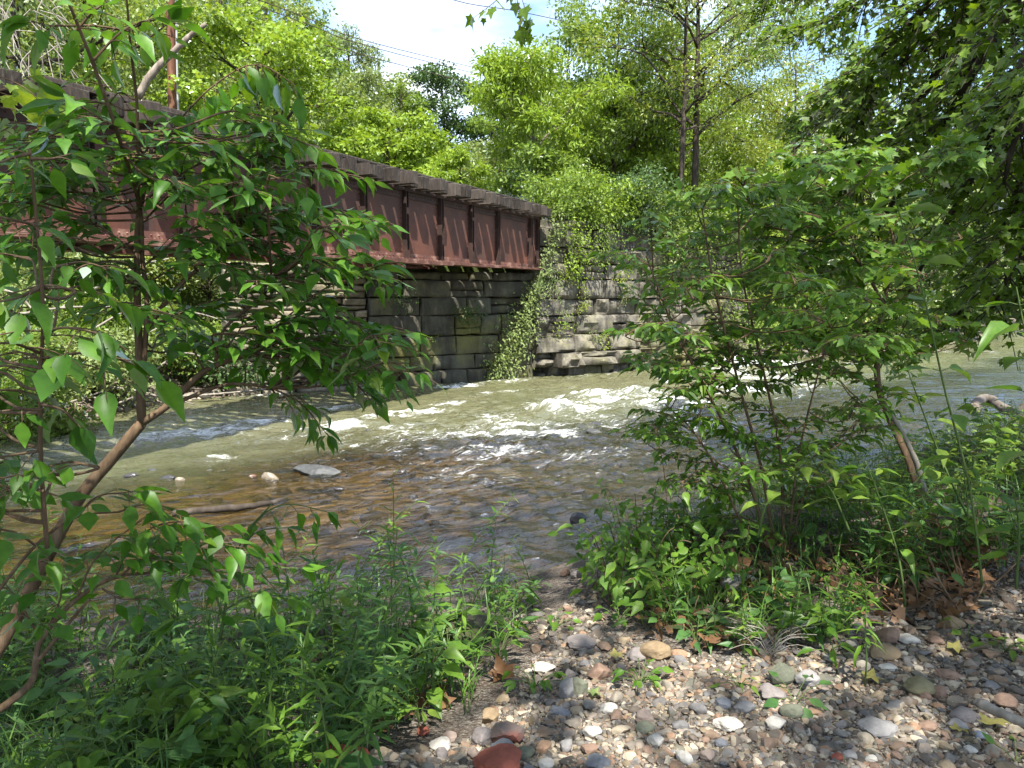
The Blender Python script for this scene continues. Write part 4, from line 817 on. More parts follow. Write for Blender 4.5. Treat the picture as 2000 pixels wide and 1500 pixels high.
    shrub('young_shrub', 'slender shrub with rounded bright leaves beside the water, right of the spicebush', 'shrub', [([(430,1250,2.75),(450,1130,2.75),(475,1050,2.78),(530,985,2.8)], .006, .003), ([(440,1220,2.75),(415,1150,2.7),(380,1130,2.7)], .005, .003)],
          [([(475,1050,2.78),(520,1000,2.8),(570,985,2.82),(640,1000,2.85)], .12, dict(droop=.8)), ([(460,1090,2.76),(500,1040,2.78),(560,1030,2.8)], .13), ([(450,1130,2.75),(510,1110,2.76),(590,1110,2.78)], .16), ([(445,1160,2.75),(400,1110,2.7),(360,1130,2.68)], .15), ([(440,1190,2.75),(500,1160,2.75),(570,1170,2.78)], .16), ([(435,1200,2.72),(390,1190,2.68),(340,1210,2.64)], .16), ([(445,1120,2.75),(470,1080,2.72),(520,1080,2.7)], .13)], L_SAP, STEM_G, OVATE, 105, **k)
build_left_sapling()

def build_right_shrubs():
    D = 4.7; k = dict(gap=.042, size=.082, droop=.18, pair=True, tilt=.35, dens=1.15)
    def d3(l, d): return [(x, y, d) for x, y in l]
    st = [([(1518,1150,D),(1470,960,D),(1395,790,D-.1),(1320,650,D-.2),(1262,500,D-.3)], .013, .004), ([(1522,1150,D),(1490,930,D),(1440,740,D),(1395,560,D-.1),(1370,400,D-.1)], .013, .004), ([(1530,1150,D),(1525,900,D+.1),(1490,720,D+.1),(1450,540,D+.1),(1440,390,D+.1)], .012, .004),
          ([(1536,1150,D),(1555,920,D),(1590,760,D),(1625,640,D)], .01, .004), ([(1500,1150,D),(1420,960,D-.1),(1360,850,D-.2),(1300,790,D-.2)], .009, .004), ([(1545,1150,D),(1560,1000,D),(1620,880,D+.1),(1700,800,D+.2)], .009, .004)]
    S = []
    rng = np.random.default_rng(31)
    ends = [((1395,790),(1235,690)), ((1350,700),(1225,560)), ((1300,600),(1212,490)), ((1275,530),(1270,415)), ((1290,580),(1370,500)), ((1440,740),(1280,640)), ((1415,640),(1310,540)), ((1390,540),(1290,470)), ((1380,460),(1330,370)), ((1372,410),(1410,350)), ((1400,580),(1490,520)), ((1450,540),(1540,480)),
            ((1445,450),(1520,400)), ((1490,720),(1590,640)), ((1470,620),(1570,560)), ((1490,720),(1380,690)), ((1440,740),(1330,760)), ((1525,900),(1420,840)), ((1500,760),(1600,700)), ((1590,760),(1700,700)), ((1625,640),(1680,580)), ((1600,720),(1530,640)), ((1470,960),(1300,880)), ((1360,850),(1255,800)), ((1400,900),(1270,845)),
            ((1420,960),(1300,940)), ((1490,930),(1600,860)), ((1555,920),(1680,850)), ((1470,960),(1380,980)), ((1530,1000),(1640,950)), ((1330,660),(1240,630)), ((1620,880),(1740,830)), ((1700,800),(1790,770)), ((1560,1000),(1690,930)), ((1430,780),(1300,730)), ((1540,840),(1440,780)), ((1510,1040),(1400,1010)), ((1510,880),(1640,800)), ((1470,860),(1350,810))]
    for (a, c) in ends:
        dd = D + rng.uniform(-.5, .45); S.append(([(a[0], a[1], D), ((a[0] + c[0]) / 2, (a[1] + c[1]) / 2 - 14, (D + dd) / 2), (c[0], c[1], dd)], rng.uniform(.14, .26)))
    poly = [(1230,470),(1330,360),(1480,360),(1680,560),(1740,780),(1720,960),(1420,980),(1260,860)]; k2 = 0
    while k2 < 62:
        x, y = rng.uniform(1230, 1740), rng.uniform(360, 980)
        if not in_poly(x, y, poly): continue
        a = rng.uniform(-1, 1); dd = D + rng.uniform(-.8, .8); L = rng.uniform(70, 130); S.append(([(x - L * .5 * a, y + 25, dd), (x, y, dd + .1), (x + L * a * .6, y + 4, dd + rng.uniform(-.3, .3))], rng.uniform(.14, .28))); k2 += 1
    shrub('locust_shrub', 'many stemmed shrub with rows of small oval leaflets growing from the mound', 'shrub', st, S, L_WEED, BARK_T, OVATE, 111, **k)
    D = 5.7; k = dict(gap=.045, size=.088, droop=.25, dens=1.3)
    st = [([(1818,1200,5.1),(1808,1080,5.2),(1806,1010,5.3),(1775,900,5.5),(1722,780,5.7),(1713,700,5.8),(1724,590,5.9)], .034, .022), ([(1724,592,5.9),(1690,530,5.9),(1640,470,5.9),(1570,405,5.9),(1500,370,5.9)], .016, .005), ([(1726,588,5.9),(1745,520,5.9),(1740,450,5.9),(1700,380,5.9),(1620,335,5.8)], .014, .005), ([(1745,500,5.9),(1800,420,5.9),(1830,330,6)], .008, .004), ([(1640,470,5.9),(1580,470,5.8),(1500,440,5.7)], .007, .004)]
    S = []
    for (a, c) in [((1570,405),(1440,380)), ((1600,430),(1480,440)), ((1640,470),(1520,490)), ((1560,470),(1450,470)), ((1690,530),(1580,540)), ((1700,540),(1640,600)), ((1620,335),(1530,300)), ((1660,350),(1600,270)), ((1700,380),(1660,300)), ((1740,450),(1800,380)), ((1745,510),(1830,470)), ((1680,510),(1640,420)), ((1620,450),(1590,370)), ((1530,390),(1470,330)), ((1830,330),(1850,270)), ((1720,610),(1800,570)), ((1715,660),(1640,640)), ((1716,700),(1800,660)), ((1720,760),(1640,720)), ((1590,480),(1520,560)), ((1500,440),(1420,430)), ((1660,420),(1560,340))]:
        dd = D + rng.uniform(-.4, .5); S.append(([(a[0], a[1], D + .15), ((a[0] + c[0]) / 2, (a[1] + c[1]) / 2 - 8, (D + dd) / 2), (c[0], c[1], dd)], rng.uniform(.28, .42)))
    poly = [(1450,340),(1640,260),(1860,260),(1880,690),(1700,700),(1540,640),(1440,450)]; k2 = 0
    while k2 < 46:
        x, y = rng.uniform(1440, 1880), rng.uniform(260, 700)
        if not in_poly(x, y, poly): continue
        a = rng.uniform(-1, 1); dd = D + rng.uniform(-.9, .8); L = rng.uniform(80, 150); S.append(([(x - L * .5 * a, y + 20, dd), (x, y, dd + .1), (x + L * a * .6, y + 2, dd + rng.uniform(-.4, .4))], rng.uniform(.2, .4))); k2 += 1
    shrub('leaning_sapling', 'brown forked sapling leaning over the river edge, right of the many stemmed shrub', 'sapling', st, S, L_WEED, BARK_T, MAPLE, 112, foliage='crown', stem='trunk', **k)
    k = dict(gap=.2, size=.2, droop=.25, pair=True, along=True, tilt=.3)
    def opp(label, stem, d0, seed, size, leaf=L_WEED, name='tall_weed', gapf=1.0, lens=.5, n=6, r=.007, droop=.3):
        """an upright stem with leaf pairs at nodes"""
        rng = np.random.default_rng(seed); c = spline(px(stem), 24); base = c[0].copy(); t = thing(name, label, 'plant', (base[0], base[1], gz(base[0], base[1])))
        b = MB(); b.tube(c, np.linspace(r, r * .35, 24), 6); out = []
        for q in range(n):
            f = .25 + .75 * (q + .4) / n; i = min(int(f * 23), 22); p = c[i]; az = q * 1.57 + rng.uniform(-.4, .4)
            for sg in (0, math.pi):
                d = np.array([math.cos(az + sg), math.sin(az + sg), .25]); pe = p + d * .05; b.tube([p, pe], .0022, 4, cap=False)
                for w in range(1 if q < n - 1 else 2): out.append((pe, unit(d + np.array([0, 0, -droop * rng.uniform(.5, 1.5)]) + rng.normal(0, .15, 3)), unit(np.array([0, 0, 1.]) + rng.normal(0, .25, 3)), size * rng.uniform(.7, 1.1) * (1 - .3 * (q == n - 1))))
        b.build('stem', STEM_G, t); put_leaves(out, OVATE).build('foliage', leaf, t); return t
    opp('tall straight stem with pairs of long drooping leaves in front of the calm water', [(1925,1200,3.9),(1895,960,3.9),(1845,760,3.9),(1800,560,3.9),(1760,430,3.9),(1745,370,3.9)], 0, 121, .21, n=8)
    opp('bright young stem with pointed leaves before the forked sapling', [(1890,1010,4.3),(1840,900,4.3),(1790,770,4.3),(1765,700,4.3)], 0, 122, .17, n=6, leaf=L_MID)
    opp('large leaved stem cut by the right edge of view', [(2045,1000,3.2),(2025,860,3.2),(2010,700,3.2),(1985,560,3.2)], 0, 123, .21, n=6)
    opp('shoot with lime leaves held out over the mound, left of the pale stick', [(1660,1040,4.0),(1630,970,4.0),(1600,920,4.0),(1580,880,3.95)], 0, 124, .17, n=5, leaf=L_MID)
    opp('yellowish shoot low among the shrub stems on the mound', [(1480,1050,3.9),(1500,980,3.9),(1560,920,3.9),(1610,900,3.9)], 0, 125, .15, n=5, leaf=L_MID)
    opp('broad leaved plant at the right edge above the brown litter', [(1985,1150,3.5),(1990,1030,3.5),(1975,930,3.5)], 0, 126, .18, n=6)
    opp('dark stemmed plant leaning left in front of the brown litter', [(1770,1200,3.8),(1755,1090,3.8),(1720,980,3.8),(1690,900,3.8)], 0, 127, .15, n=7)
    opp('plant with pale leaf pairs standing right of the forked sapling foot', [(1880,1130,4.2),(1890,1000,4.2),(1880,900,4.2)], 0, 128, .16, n=6)
    # leaf vine smothering the left face of the mound
    rng = np.random.default_rng(41); t0 = PZ(1250, 1180, .55); t = thing('leafy_vine', 'dark leafy vine smothering the river end of the mound', 'vine', t0); b = MB(); out = []
    runs = []
    for i in range(60):
        x, y = rng.uniform(1160, 1400), rng.uniform(1030, 1215)
        if x < 1200 and y < 1080: continue
        bx = ground_at(x, y); q = bx + np.array([rng.normal(0, .1), rng.normal(0, .08), rng.uniform(.1, .5)]); s = np.linspace(0, 1, 6)[:, None]; tip = q + rng.normal(0, .08, 3); pts = bx + (tip - bx) * s + np.array([0, 0, .12]) * np.sin(s * 3.14); b.tube(pts, .003, 4, cap=False); runs.append(bx + [0, 0, .004])
        for j in range(15):
            u = rng.uniform(.15, 1); p = bx + (tip - bx) * u + rng.normal(0, .07, 3); out.append((p, unit(rng.normal(0, 1, 3) * [1, 1, .3] + np.array([-.2, -.4, -.3])), unit(np.array([-.15, -.45, .9]) + rng.normal(0, .35, 3)), rng.uniform(.06, .115)))
    runs = sorted(runs, key=lambda q: q[0])
    b.tube(np.array(runs), .004, 5, cap=False)
    b.build('stem', BARK_T, t); put_leaves(out, OVATE).build('foliage', L_WEED, t)
build_right_shrubs()

# ------------------------------------------------------------------ weeds and grasses
def weed(rng, kind, base, h, b, out, mat=0, sz=1):
    """one herb: leans a little, leaves along its stem"""
    lean = rng.normal(0, .22, 2) * h; s = np.linspace(0, 1, 7)[:, None]; top = np.array([lean[0], lean[1], h])
    c = base + top * s + np.array([lean[0], lean[1], -.25 * np.hypot(*lean)]) * s ** 2
    if b is not None: b.tube(c, np.linspace(.003, .0015, 7), 4, cap=False)
    if kind == 'lance':
        n = int(h / .024); az = rng.uniform(0, 6)
        for j in range(n):
            f = .15 + .85 * j / n; p = np.array([np.interp(f, s[:, 0], c[:, k]) for k in range(3)]); az += 2.4
            out.append((p, unit(np.array([math.cos(az), math.sin(az), .55 - .5 * (1 - f)]) + rng.normal(0, .15, 3)), unit(np.array([0, 0, 1.]) + rng.normal(0, .25, 3)), rng.uniform(.09, .15) * (1.1 - .45 * f)))
    else:
        n = max(4, int(h / .035)); az = rng.uniform(0, 6)
        for j in range(n):
            f = .25 + .75 * j / n; p = np.array([np.interp(f, s[:, 0], c[:, k]) for k in range(3)]); az += 2.4
            d = np.array([math.cos(az), math.sin(az), .2]); out.append((p + d * .03, unit(d + rng.normal(0, .25, 3) + np.array([0, 0, -.25])), unit(np.array([0, -.1, 1.]) + rng.normal(0, .3, 3)), sz * rng.uniform(.05, .1) * (1.1 - .3 * f)))
def build_weeds():
    rng = np.random.default_rng(17)
    def mass(name, label, poly, n, hr, kinds, leafsets):
        b = MB(); outs = {}
        x0, x1 = min(p[0] for p in poly), max(p[0] for p in poly); y0, y1 = min(p[1] for p in poly), max(p[1] for p in poly); k = 0
        while k < n:
            x, y = rng.uniform(x0, x1), rng.uniform(y0, y1)
            if not in_poly(x, y, poly): continue
            q = ground_at(x, y); nz = float(fbm(np.array([q[0] * 1.7, q[1] * 1.7, 3.3]), 2)); kd = kinds[int(rng.integers(len(kinds)))]; kd = 'lance' if (nz > .25 and 'lance' in kinds) else kd; o = outs.setdefault((kd, int(rng.integers(2))), []); weed(rng, kd, q, rng.uniform(*hr) * (1.25 if kd == 'lance' else 1) * max(.35, .85 + 1.1 * nz), b, o, 0, sz=rng.uniform(.6, 1.7)); k += 1
        k = 0
        while k < n * 3:                                        # thin arching blades among the herbs
            x, y = rng.uniform(x0, x1), rng.uniform(y0, y1)
            if not in_poly(x, y, poly): continue
            q = ground_at(x, y); az = rng.uniform(0, 6.28); d = np.array([math.cos(az), math.sin(az), 0]); L = rng.uniform(.15, .5); s = np.linspace(0, 1, 6)[:, None]; c = q + np.array([0, 0, 1.]) * L * (s - .4 * s ** 2) + d * L * rng.uniform(.2, .8) * s ** 1.7
            sd = np.cross(d, [0, 0, 1.]) * .0035 * (1 - s ** 2 * .95); b.grid(np.stack([c - sd, c + sd], 1), 3); k += 1
        for (kd, m), o in outs.items(): put_leaves(o, LANCE if kd == 'lance' else OVATE, b, m + 1)
        return tag(b.build(name, [STEM_G] + leafsets + [L_GRASS]), label, 'undergrowth', kind='stuff')
    mass('bank_undergrowth', 'dense green undergrowth of herbs covering the bank on the left', [(-120,1300),(60,1290),(200,1250),(330,1215),(480,1185),(700,1175),(860,1190),(1010,1180),(1040,1230),(960,1290),(920,1370),(800,1410),(700,1500),(560,1600),(-150,1620)], 360, (.14, .5), ['ovate', 'ovate', 'lance'], [L_WEED, L_BLUE])
    mass('bank_undergrowth', 'low herbs scattered over the mound and bank on the right', [(1180,1080),(1300,1010),(1500,1020),(1750,1010),(2080,960),(2500,900),(2500,1040),(2080,1100),(1900,1120),(1700,1180),(1640,1260),(1450,1280),(1300,1240),(1200,1200)], 360, (.1, .42), ['ovate', 'ovate', 'ovate', 'lance'], [L_WEED, L_BLUE])
    mass('bank_undergrowth', 'herbs along the sunny river edge on the right', [(1400,960),(1560,930),(1700,900),(1850,850),(2050,800),(2500,760),(2500,930),(2080,960),(1700,1010),(1500,1010)], 620, (.15, .5), ['ovate'], [L_WEED, L_MID])
    # lance leaved plants that stand out, each traced from foot to tip
    def lance(label, pts, r=.004, size=.15, leaf=L_GRASS, name='lance_leaved_plant', n=26, droop=.5):
        c = spline(px(pts), 16); q = c[0].copy(); q[2] = gz(q[0], q[1]); t = thing(name, label, 'plant', q, 'lance leaved plants on the near bank'); b = MB(); b.tube(np.vstack([[q], c]), np.linspace(r, r * .35, 17), 5); out = []; az = rng.uniform(0, 6)
        for j in range(n):
            f = .12 + .88 * (j + .5) / n; p = np.array([np.interp(f * 15, np.arange(16), c[:, k]) for k in range(3)]); az += 2.4
            out.append((p, unit(np.array([math.cos(az), math.sin(az), .9 * f - droop * (1 - f)]) + rng.normal(0, .15, 3)), unit(np.array([0, 0, 1.]) + rng.normal(0, .2, 3)), size * rng.uniform(.7, 1.1) * (1.05 - .5 * f)))
        b.build('stem', STEM_G, t); put_leaves(out, LANCE).build('foliage', leaf, t)
    D = 2.75
    for i, (pts, sz, lf, lb) in enumerate([
        ([(720,1390,2.7),(730,1290,2.7),(745,1200,2.72),(758,1155,2.72)], .17, L_GRASS, 'brightest lance leaved plant, upright in the middle of the left undergrowth'),
        ([(690,1400,2.6),(740,1330,2.6),(790,1290,2.62),(830,1265,2.62)], .17, L_GRASS, 'lance leaved plant bending right towards the mossy boulder'),
        ([(660,1380,2.8),(690,1270,2.85),(700,1190,2.9),(695,1110,2.9)], .15, L_WEED, 'green lance leaved plant left of the brightest one'),
        ([(770,1330,3.1),(775,1200,3.15),(770,1090,3.2),(768,920,3.25)], .13, L_WEED, 'tallest lance leaved plant, its tip rising over the water'),
        ([(760,1300,3.3),(765,1180,3.3),(762,1080,3.35),(755,1030,3.35)], .14, L_WEED, 'lance leaved plant close behind the tallest one'),
        ([(600,1400,2.6),(590,1280,2.65),(620,1180,2.7),(660,1110,2.7)], .15, L_WEED, 'lance leaved plant leaning right at the left side of the clump'),
        ([(640,1460,2.4),(620,1340,2.4),(590,1260,2.45)], .16, L_WEED, 'low lance leaved plant leaning left near the red brick'),
        ([(830,1300,3.2),(845,1210,3.2),(850,1120,3.25),(852,1050,3.3)], .13, L_WEED, 'lance leaved plant between the water and the mossy boulder'),
        ([(900,1250,3.7),(905,1150,3.7),(900,1090,3.75)], .13, L_WEED, 'lance leaved plant at the water edge above the mossy boulder'),
        ([(1040,1170,4.6),(1030,1120,4.6),(1000,1050,4.65)], .12, L_WEED, 'thin lance leaved plant at the tip of the bank by the blue water'),
        ([(700,1480,2.35),(720,1420,2.35),(740,1380,2.38)], .15, L_GRASS, 'short lance leaved plant rooted just above the bleached pebbles'),
        ([(520,1420,2.4),(530,1310,2.45),(500,1200,2.5)], .14, L_WEED, 'lance leaved plant among the broad leaves left of the clump'),
        ([(960,1230,3.9),(975,1170,3.9),(985,1130,3.9)], .11, L_WEED, 'small lance leaved plant above the brown curled leaf'),
        ([(640,1260,3.2),(625,1130,3.2),(610,1080,3.2)], .13, L_WEED, 'feathery topped lance leaved plant by the golden shallows')]):
        lance(lb, pts, size=sz, leaf=lf)
    lance('fresh green upright weed with drooping narrow leaves at the pebble edge below the mound', [(1693,1285,3.05),(1690,1230,3.05),(1692,1180,3.07),(1690,1140,3.07)], size=.13, leaf=L_WEED, n=30, name='upright_weed')
    # broad leaved small plants that stand out on the pebbles
    def small(label, x, y, h, n, size, leaf=L_WEED, spread=.12, name='small_weed', tmpl=OVATE):
        q = ground_at(x, y); t = thing(name, label, 'weed', q, 'small weeds on the pebbles'); b = MB(); out = []
        for j in range(n):
            az = j * 2.4 + rng.uniform(-.4, .4); d = np.array([math.cos(az), math.sin(az), 0]); e = q + d * spread * rng.uniform(.3, 1) + np.array([0, 0, h * rng.uniform(.4, 1)])
            b.tube([q, (q + e) / 2 + [0, 0, h * .2], e], .002, 4, cap=False); out.append((e, unit(d + rng.normal(0, .2, 3) - np.array([0, 0, .2])), unit(np.array([0, -.15, 1.]) + rng.normal(0, .25, 3)), size * rng.uniform(.7, 1.1)))
        b.build('stem', STEM_G, t); put_leaves(out, tmpl).build('foliage', leaf, t)
    for a in [('leafy weed clump beside the upright slate', 1045, 1345, .09, 14, .07), ('tuft of weed left of the bluish pebbles in the middle of the gravel', 1250, 1340, .09, 18, .06), ('four leaved weed in front of the grey boulder pair', 1553, 1375, .09, 7, .085, L_BLUE), ('low weed trailing among stones at the right edge', 1960, 1275, .06, 9, .08, L_MID),
              ('lone two leaf sprout on stones at the lower right corner', 1985, 1490, .05, 4, .07, L_GRASS), ('weed in the pebble path near the water', 1085, 1225, .09, 10, .075), ('weed growing right of the pebble path under the vine', 1210, 1215, .09, 12, .06), ('pale leaved weed in front of the mound', 1420, 1245, .16, 20, .085, L_PALE),
              ('broad leaved weed at the front edge of the mound', 1570, 1240, .13, 14, .11, L_WEED), ('wilted pale leaved weed below the twig tangle', 1360, 1260, .12, 14, .08, L_BLUE), ('sprawling weed with two large leaves right of the twig tangle', 1620, 1280, .07, 6, .12), ('heart leaved plant in the shade at the bottom left', 470, 1430, .1, 7, .11, L_BLUE),
              ('sunlit weed patch at the bottom left', 195, 1455, .14, 26, .085, L_MID), ('broad leaved plant left of the mossy boulder', 880, 1330, .2, 14, .1, L_WEED), ('leafy plant right of the mossy boulder', 975, 1300, .2, 18, .08), ('leafy plant at the tip of the weedy bank', 1010, 1195, .2, 22, .085), ('round leaved plant with one bleached leaf above the red stone', 820, 1410, .14, 8, .08, L_MID), ('tiny weed beside the pale slab', 1445, 1340, .05, 8, .05, L_MID), ('small weed on the shaded stones at the right', 1890, 1250, .07, 6, .07, L_MID)]:
        small(*a)
    rq = np.random.default_rng(91)
    for i in range(13):
        x, y = rq.uniform(120, 860), rq.uniform(1240, 1470); q = ground_at(x, y); t = thing('broad_leaved_herb', 'broad leaved herb standing up out of the left undergrowth', 'herb', q, 'broad leaved herbs in the left undergrowth'); b = MB(); out = []; h = rq.uniform(.22, .42); top = q + np.array([rq.normal(0, .05), rq.normal(0, .05), h]); b.tube([q, (q + top) / 2 + rq.normal(0, .01, 3), top], [.004, .003, .002], 5, cap=False)
        for j in range(int(rq.integers(9, 15))):
            f = rq.uniform(.35, 1); az = j * 2.4; d = np.array([math.cos(az), math.sin(az), 0]); p = q + (top - q) * f; e = p + d * .05; b.tube([p, e], .0015, 4, cap=False); out.append((e, unit(d + rq.normal(0, .2, 3) - np.array([0, 0, .35])), unit(np.array([0, -.1, 1.]) + rq.normal(0, .25, 3)), rq.uniform(.08, .15)))
        T = OVATE[0] * [1.5, 1, 1]; b.build('stem', STEM_G, t); put_leaves(out, (T, OVATE[1])).build('foliage', [L_WEED, L_BLUE, L_MID][i % 3], t)
    # grass tufts
    def grass(label, x, y, n, h, name='grass_tuft'):
        q = ground_at(x, y); b = MB()
        for _ in range(n):
            az = rng.uniform(0, 6.28); d = np.array([math.cos(az), math.sin(az), 0]); L = h * rng.uniform(.6, 1.1); s = np.linspace(0, 1, 6)[:, None]; p0 = q + rng.normal(0, .05, 3) * [1, 1, 0]; c = p0 + np.array([0, 0, 1.]) * L * (s - .35 * s ** 2) + d * L * rng.uniform(.3, .8) * s ** 1.7
            w = .004 * (1 - s ** 2 * .95); sd = np.cross(d, [0, 0, 1.]); V = np.stack([c - sd * w, c + sd * w], 1); b.grid(V)
        o = b.build(name, L_GRASS, None, origin=q); tag(o, label, 'grass', 'grass tufts on the near bank')
    for a in [('tall arching grass tuft at the foot of the brightest lance leaved plant', 690, 1440, 46, .42), ('grass tuft leaning over the stones by the red brick', 790, 1400, 34, .3), ('loose grass tuft in the shade at the bottom left', 420, 1480, 40, .4), ('grass tuft near the mossy boulder', 800, 1280, 40, .4), ('sparse grass tuft at the foot of the mound', 1490, 1255, 22, .22), ('grass tuft at the water edge, tip of the bank', 960, 1180, 34, .3), ('fine grass on the mound between vine and shrub stems', 1330, 1190, 34, .3), ('grass tuft on the left of the pebble path', 905, 1370, 26, .22)]:
        grass(*a)
build_weeds()
# ------------------------------------------------------------------ stones, gravel, driftwood, litter
def ico(sub):
    t = (1 + 5 ** .5) / 2; v = [(-1,t,0),(1,t,0),(-1,-t,0),(1,-t,0),(0,-1,t),(0,1,t),(0,-1,-t),(0,1,-t),(t,0,-1),(t,0,1),(-t,0,-1),(-t,0,1)]
    f = [(0,11,5),(0,5,1),(0,1,7),(0,7,10),(0,10,11),(1,5,9),(5,11,4),(11,10,2),(10,7,6),(7,1,8),(3,9,4),(3,4,2),(3,2,6),(3,6,8),(3,8,9),(4,9,5),(2,4,11),(6,2,10),(8,6,7),(9,8,1)]
    v = [np.array(q, float) / np.linalg.norm(q) for q in v]
    for _ in range(sub):
        c = {}; g = []
        def mid(a, b):
            k = (min(a, b), max(a, b))
            if k not in c: m = v[a] + v[b]; v.append(m / np.linalg.norm(m)); c[k] = len(v) - 1
            return c[k]
        for a, b, d in f:
            x, y, z = mid(a, b), mid(b, d), mid(d, a); g += [(a, x, z), (b, y, x), (d, z, y), (x, y, z)]
        f = g
    return np.array(v), f
ICO2, ICO3, ICO1 = ico(2), ico(3), ico(1)
def stone_shape(rng, base, angular=.5, ncut=7, rough=.06):
    v, f = base; r = np.ones(len(v))
    for _ in range(ncut):
        n = unit(rng.normal(size=3)); d = rng.uniform(.52, .9) if angular > 0 else 2; c = v @ n; k = np.where(c > .05, d / np.maximum(c, .05), 9); r = np.minimum(r, k * angular + r * (1 - angular)) if angular < 1 else np.minimum(r, k)
    o = rng.uniform(0, 50, 3); r = r * (1 + rough * 1.6 * fbm(v * 1.3 + o, 2) + rough * fbm(v * 4 + o, 2))
    return v * r[:, None], f
def rotz(a): c, s = np.cos(a), np.sin(a); z = np.zeros_like(c); o = np.ones_like(c); return np.stack([np.stack([c, -s, z], -1), np.stack([s, c, z], -1), np.stack([z, z, o], -1)], -2)
def roteul(rx, ry, rz):
    c, s = np.cos(rx), np.sin(rx); z = np.zeros_like(c); o = np.ones_like(c); X = np.stack([np.stack([o, z, z], -1), np.stack([z, c, -s], -1), np.stack([z, s, c], -1)], -2)
    c, s = np.cos(ry), np.sin(ry); Y = np.stack([np.stack([c, z, s], -1), np.stack([z, o, z], -1), np.stack([-s, z, c], -1)], -2); return rotz(rz) @ Y @ X
COLS = {'grey': (.2,.19,.18), 'pale': (.36,.34,.3), 'tan': (.3,.235,.16), 'olive': (.17,.15,.085), 'brown': (.19,.125,.09), 'red': (.2,.062,.04), 'dark': (.075,.07,.068), 'slate': (.14,.145,.155), 'blue': (.2,.22,.25), 'pink': (.24,.185,.15), 'mauve': (.165,.145,.135), 'white': (.4,.37,.32), 'ochre': (.2,.145,.085), 'green': (.115,.12,.085)}
RM = {k: rock_mat('stone_' + k, c) for k, c in COLS.items()}
RM['mossy'] = rock_mat('stone_mossy', (.07,.06,.05), scale=6, moss=(.045,.052,.018)); RM['wet'] = rock_mat('stone_wet', (.045,.043,.045), wet=1); RM['wetgrey'] = rock_mat('stone_wet_grey', (.055,.058,.058), wet=0, vein=(.11,.112,.108)); RM['wetred'] = rock_mat('stone_wet_red', (.17,.09,.065), wet=1); RM['wettan'] = rock_mat('stone_wet_tan', (.2,.165,.12), wet=1)
RM['brick'] = rock_mat('old_brick', (.36,.095,.05), scale=30, vein=(.27,.08,.05)); RM['redface'] = rock_mat('red_sandstone', (.13,.1,.085), vein=(.24,.07,.045), scale=7)
BIG = []
def rock(label, x, y, w, h, m, ang=.6, rz=0., tilt=0., dep=.9, seed=0, river=False, cat='stone', group=None, name=None, sink=.2, ncut=7):
    """a single stone; x, y its middle and w, h its size as seen in the picture"""
    rng = np.random.default_rng(int(x * 7 + y * 13 + seed)); q = PZ(x, y + h * .38, .0) if river else ground_at(x, y + h * .38)
    d = q[1]; k = d / F * (1 if river else 1.08); W = w * k; H = h * k * (1.15 if river else .95); dd = max(W * (.5 if river else dep), .02)
    v, f = stone_shape(rng, ICO3, ang if river else max(ang, .62), ncut + 4, .05); v = v * [W / 2 / .93, dd / 2, max(H / 2, .01)]; R = roteul(np.array([0.]), np.array([tilt if not river else rng.normal(0, .12)]), np.array([rz if not river else rng.normal(0, .3)]))[0]; v = v @ R.T
    q = q + np.array([0, dd * .2, H * ((.5 - sink) if not river else (.12 if m != 'wettan' or w < 60 else -.42))]); b = MB(); b.faces(v, f)
    o = b.build(name or ('river_stone' if river else 'stone'), RM[m], None); o.data.set_sharp_from_angle(angle=rad(24)); o.location = tuple(q); tag(o, label, cat, group or ('stones standing in the river' if river else 'stones on the pebble bank')); BIG.append((q[0], q[1], W * .5)) if not river else None; return o
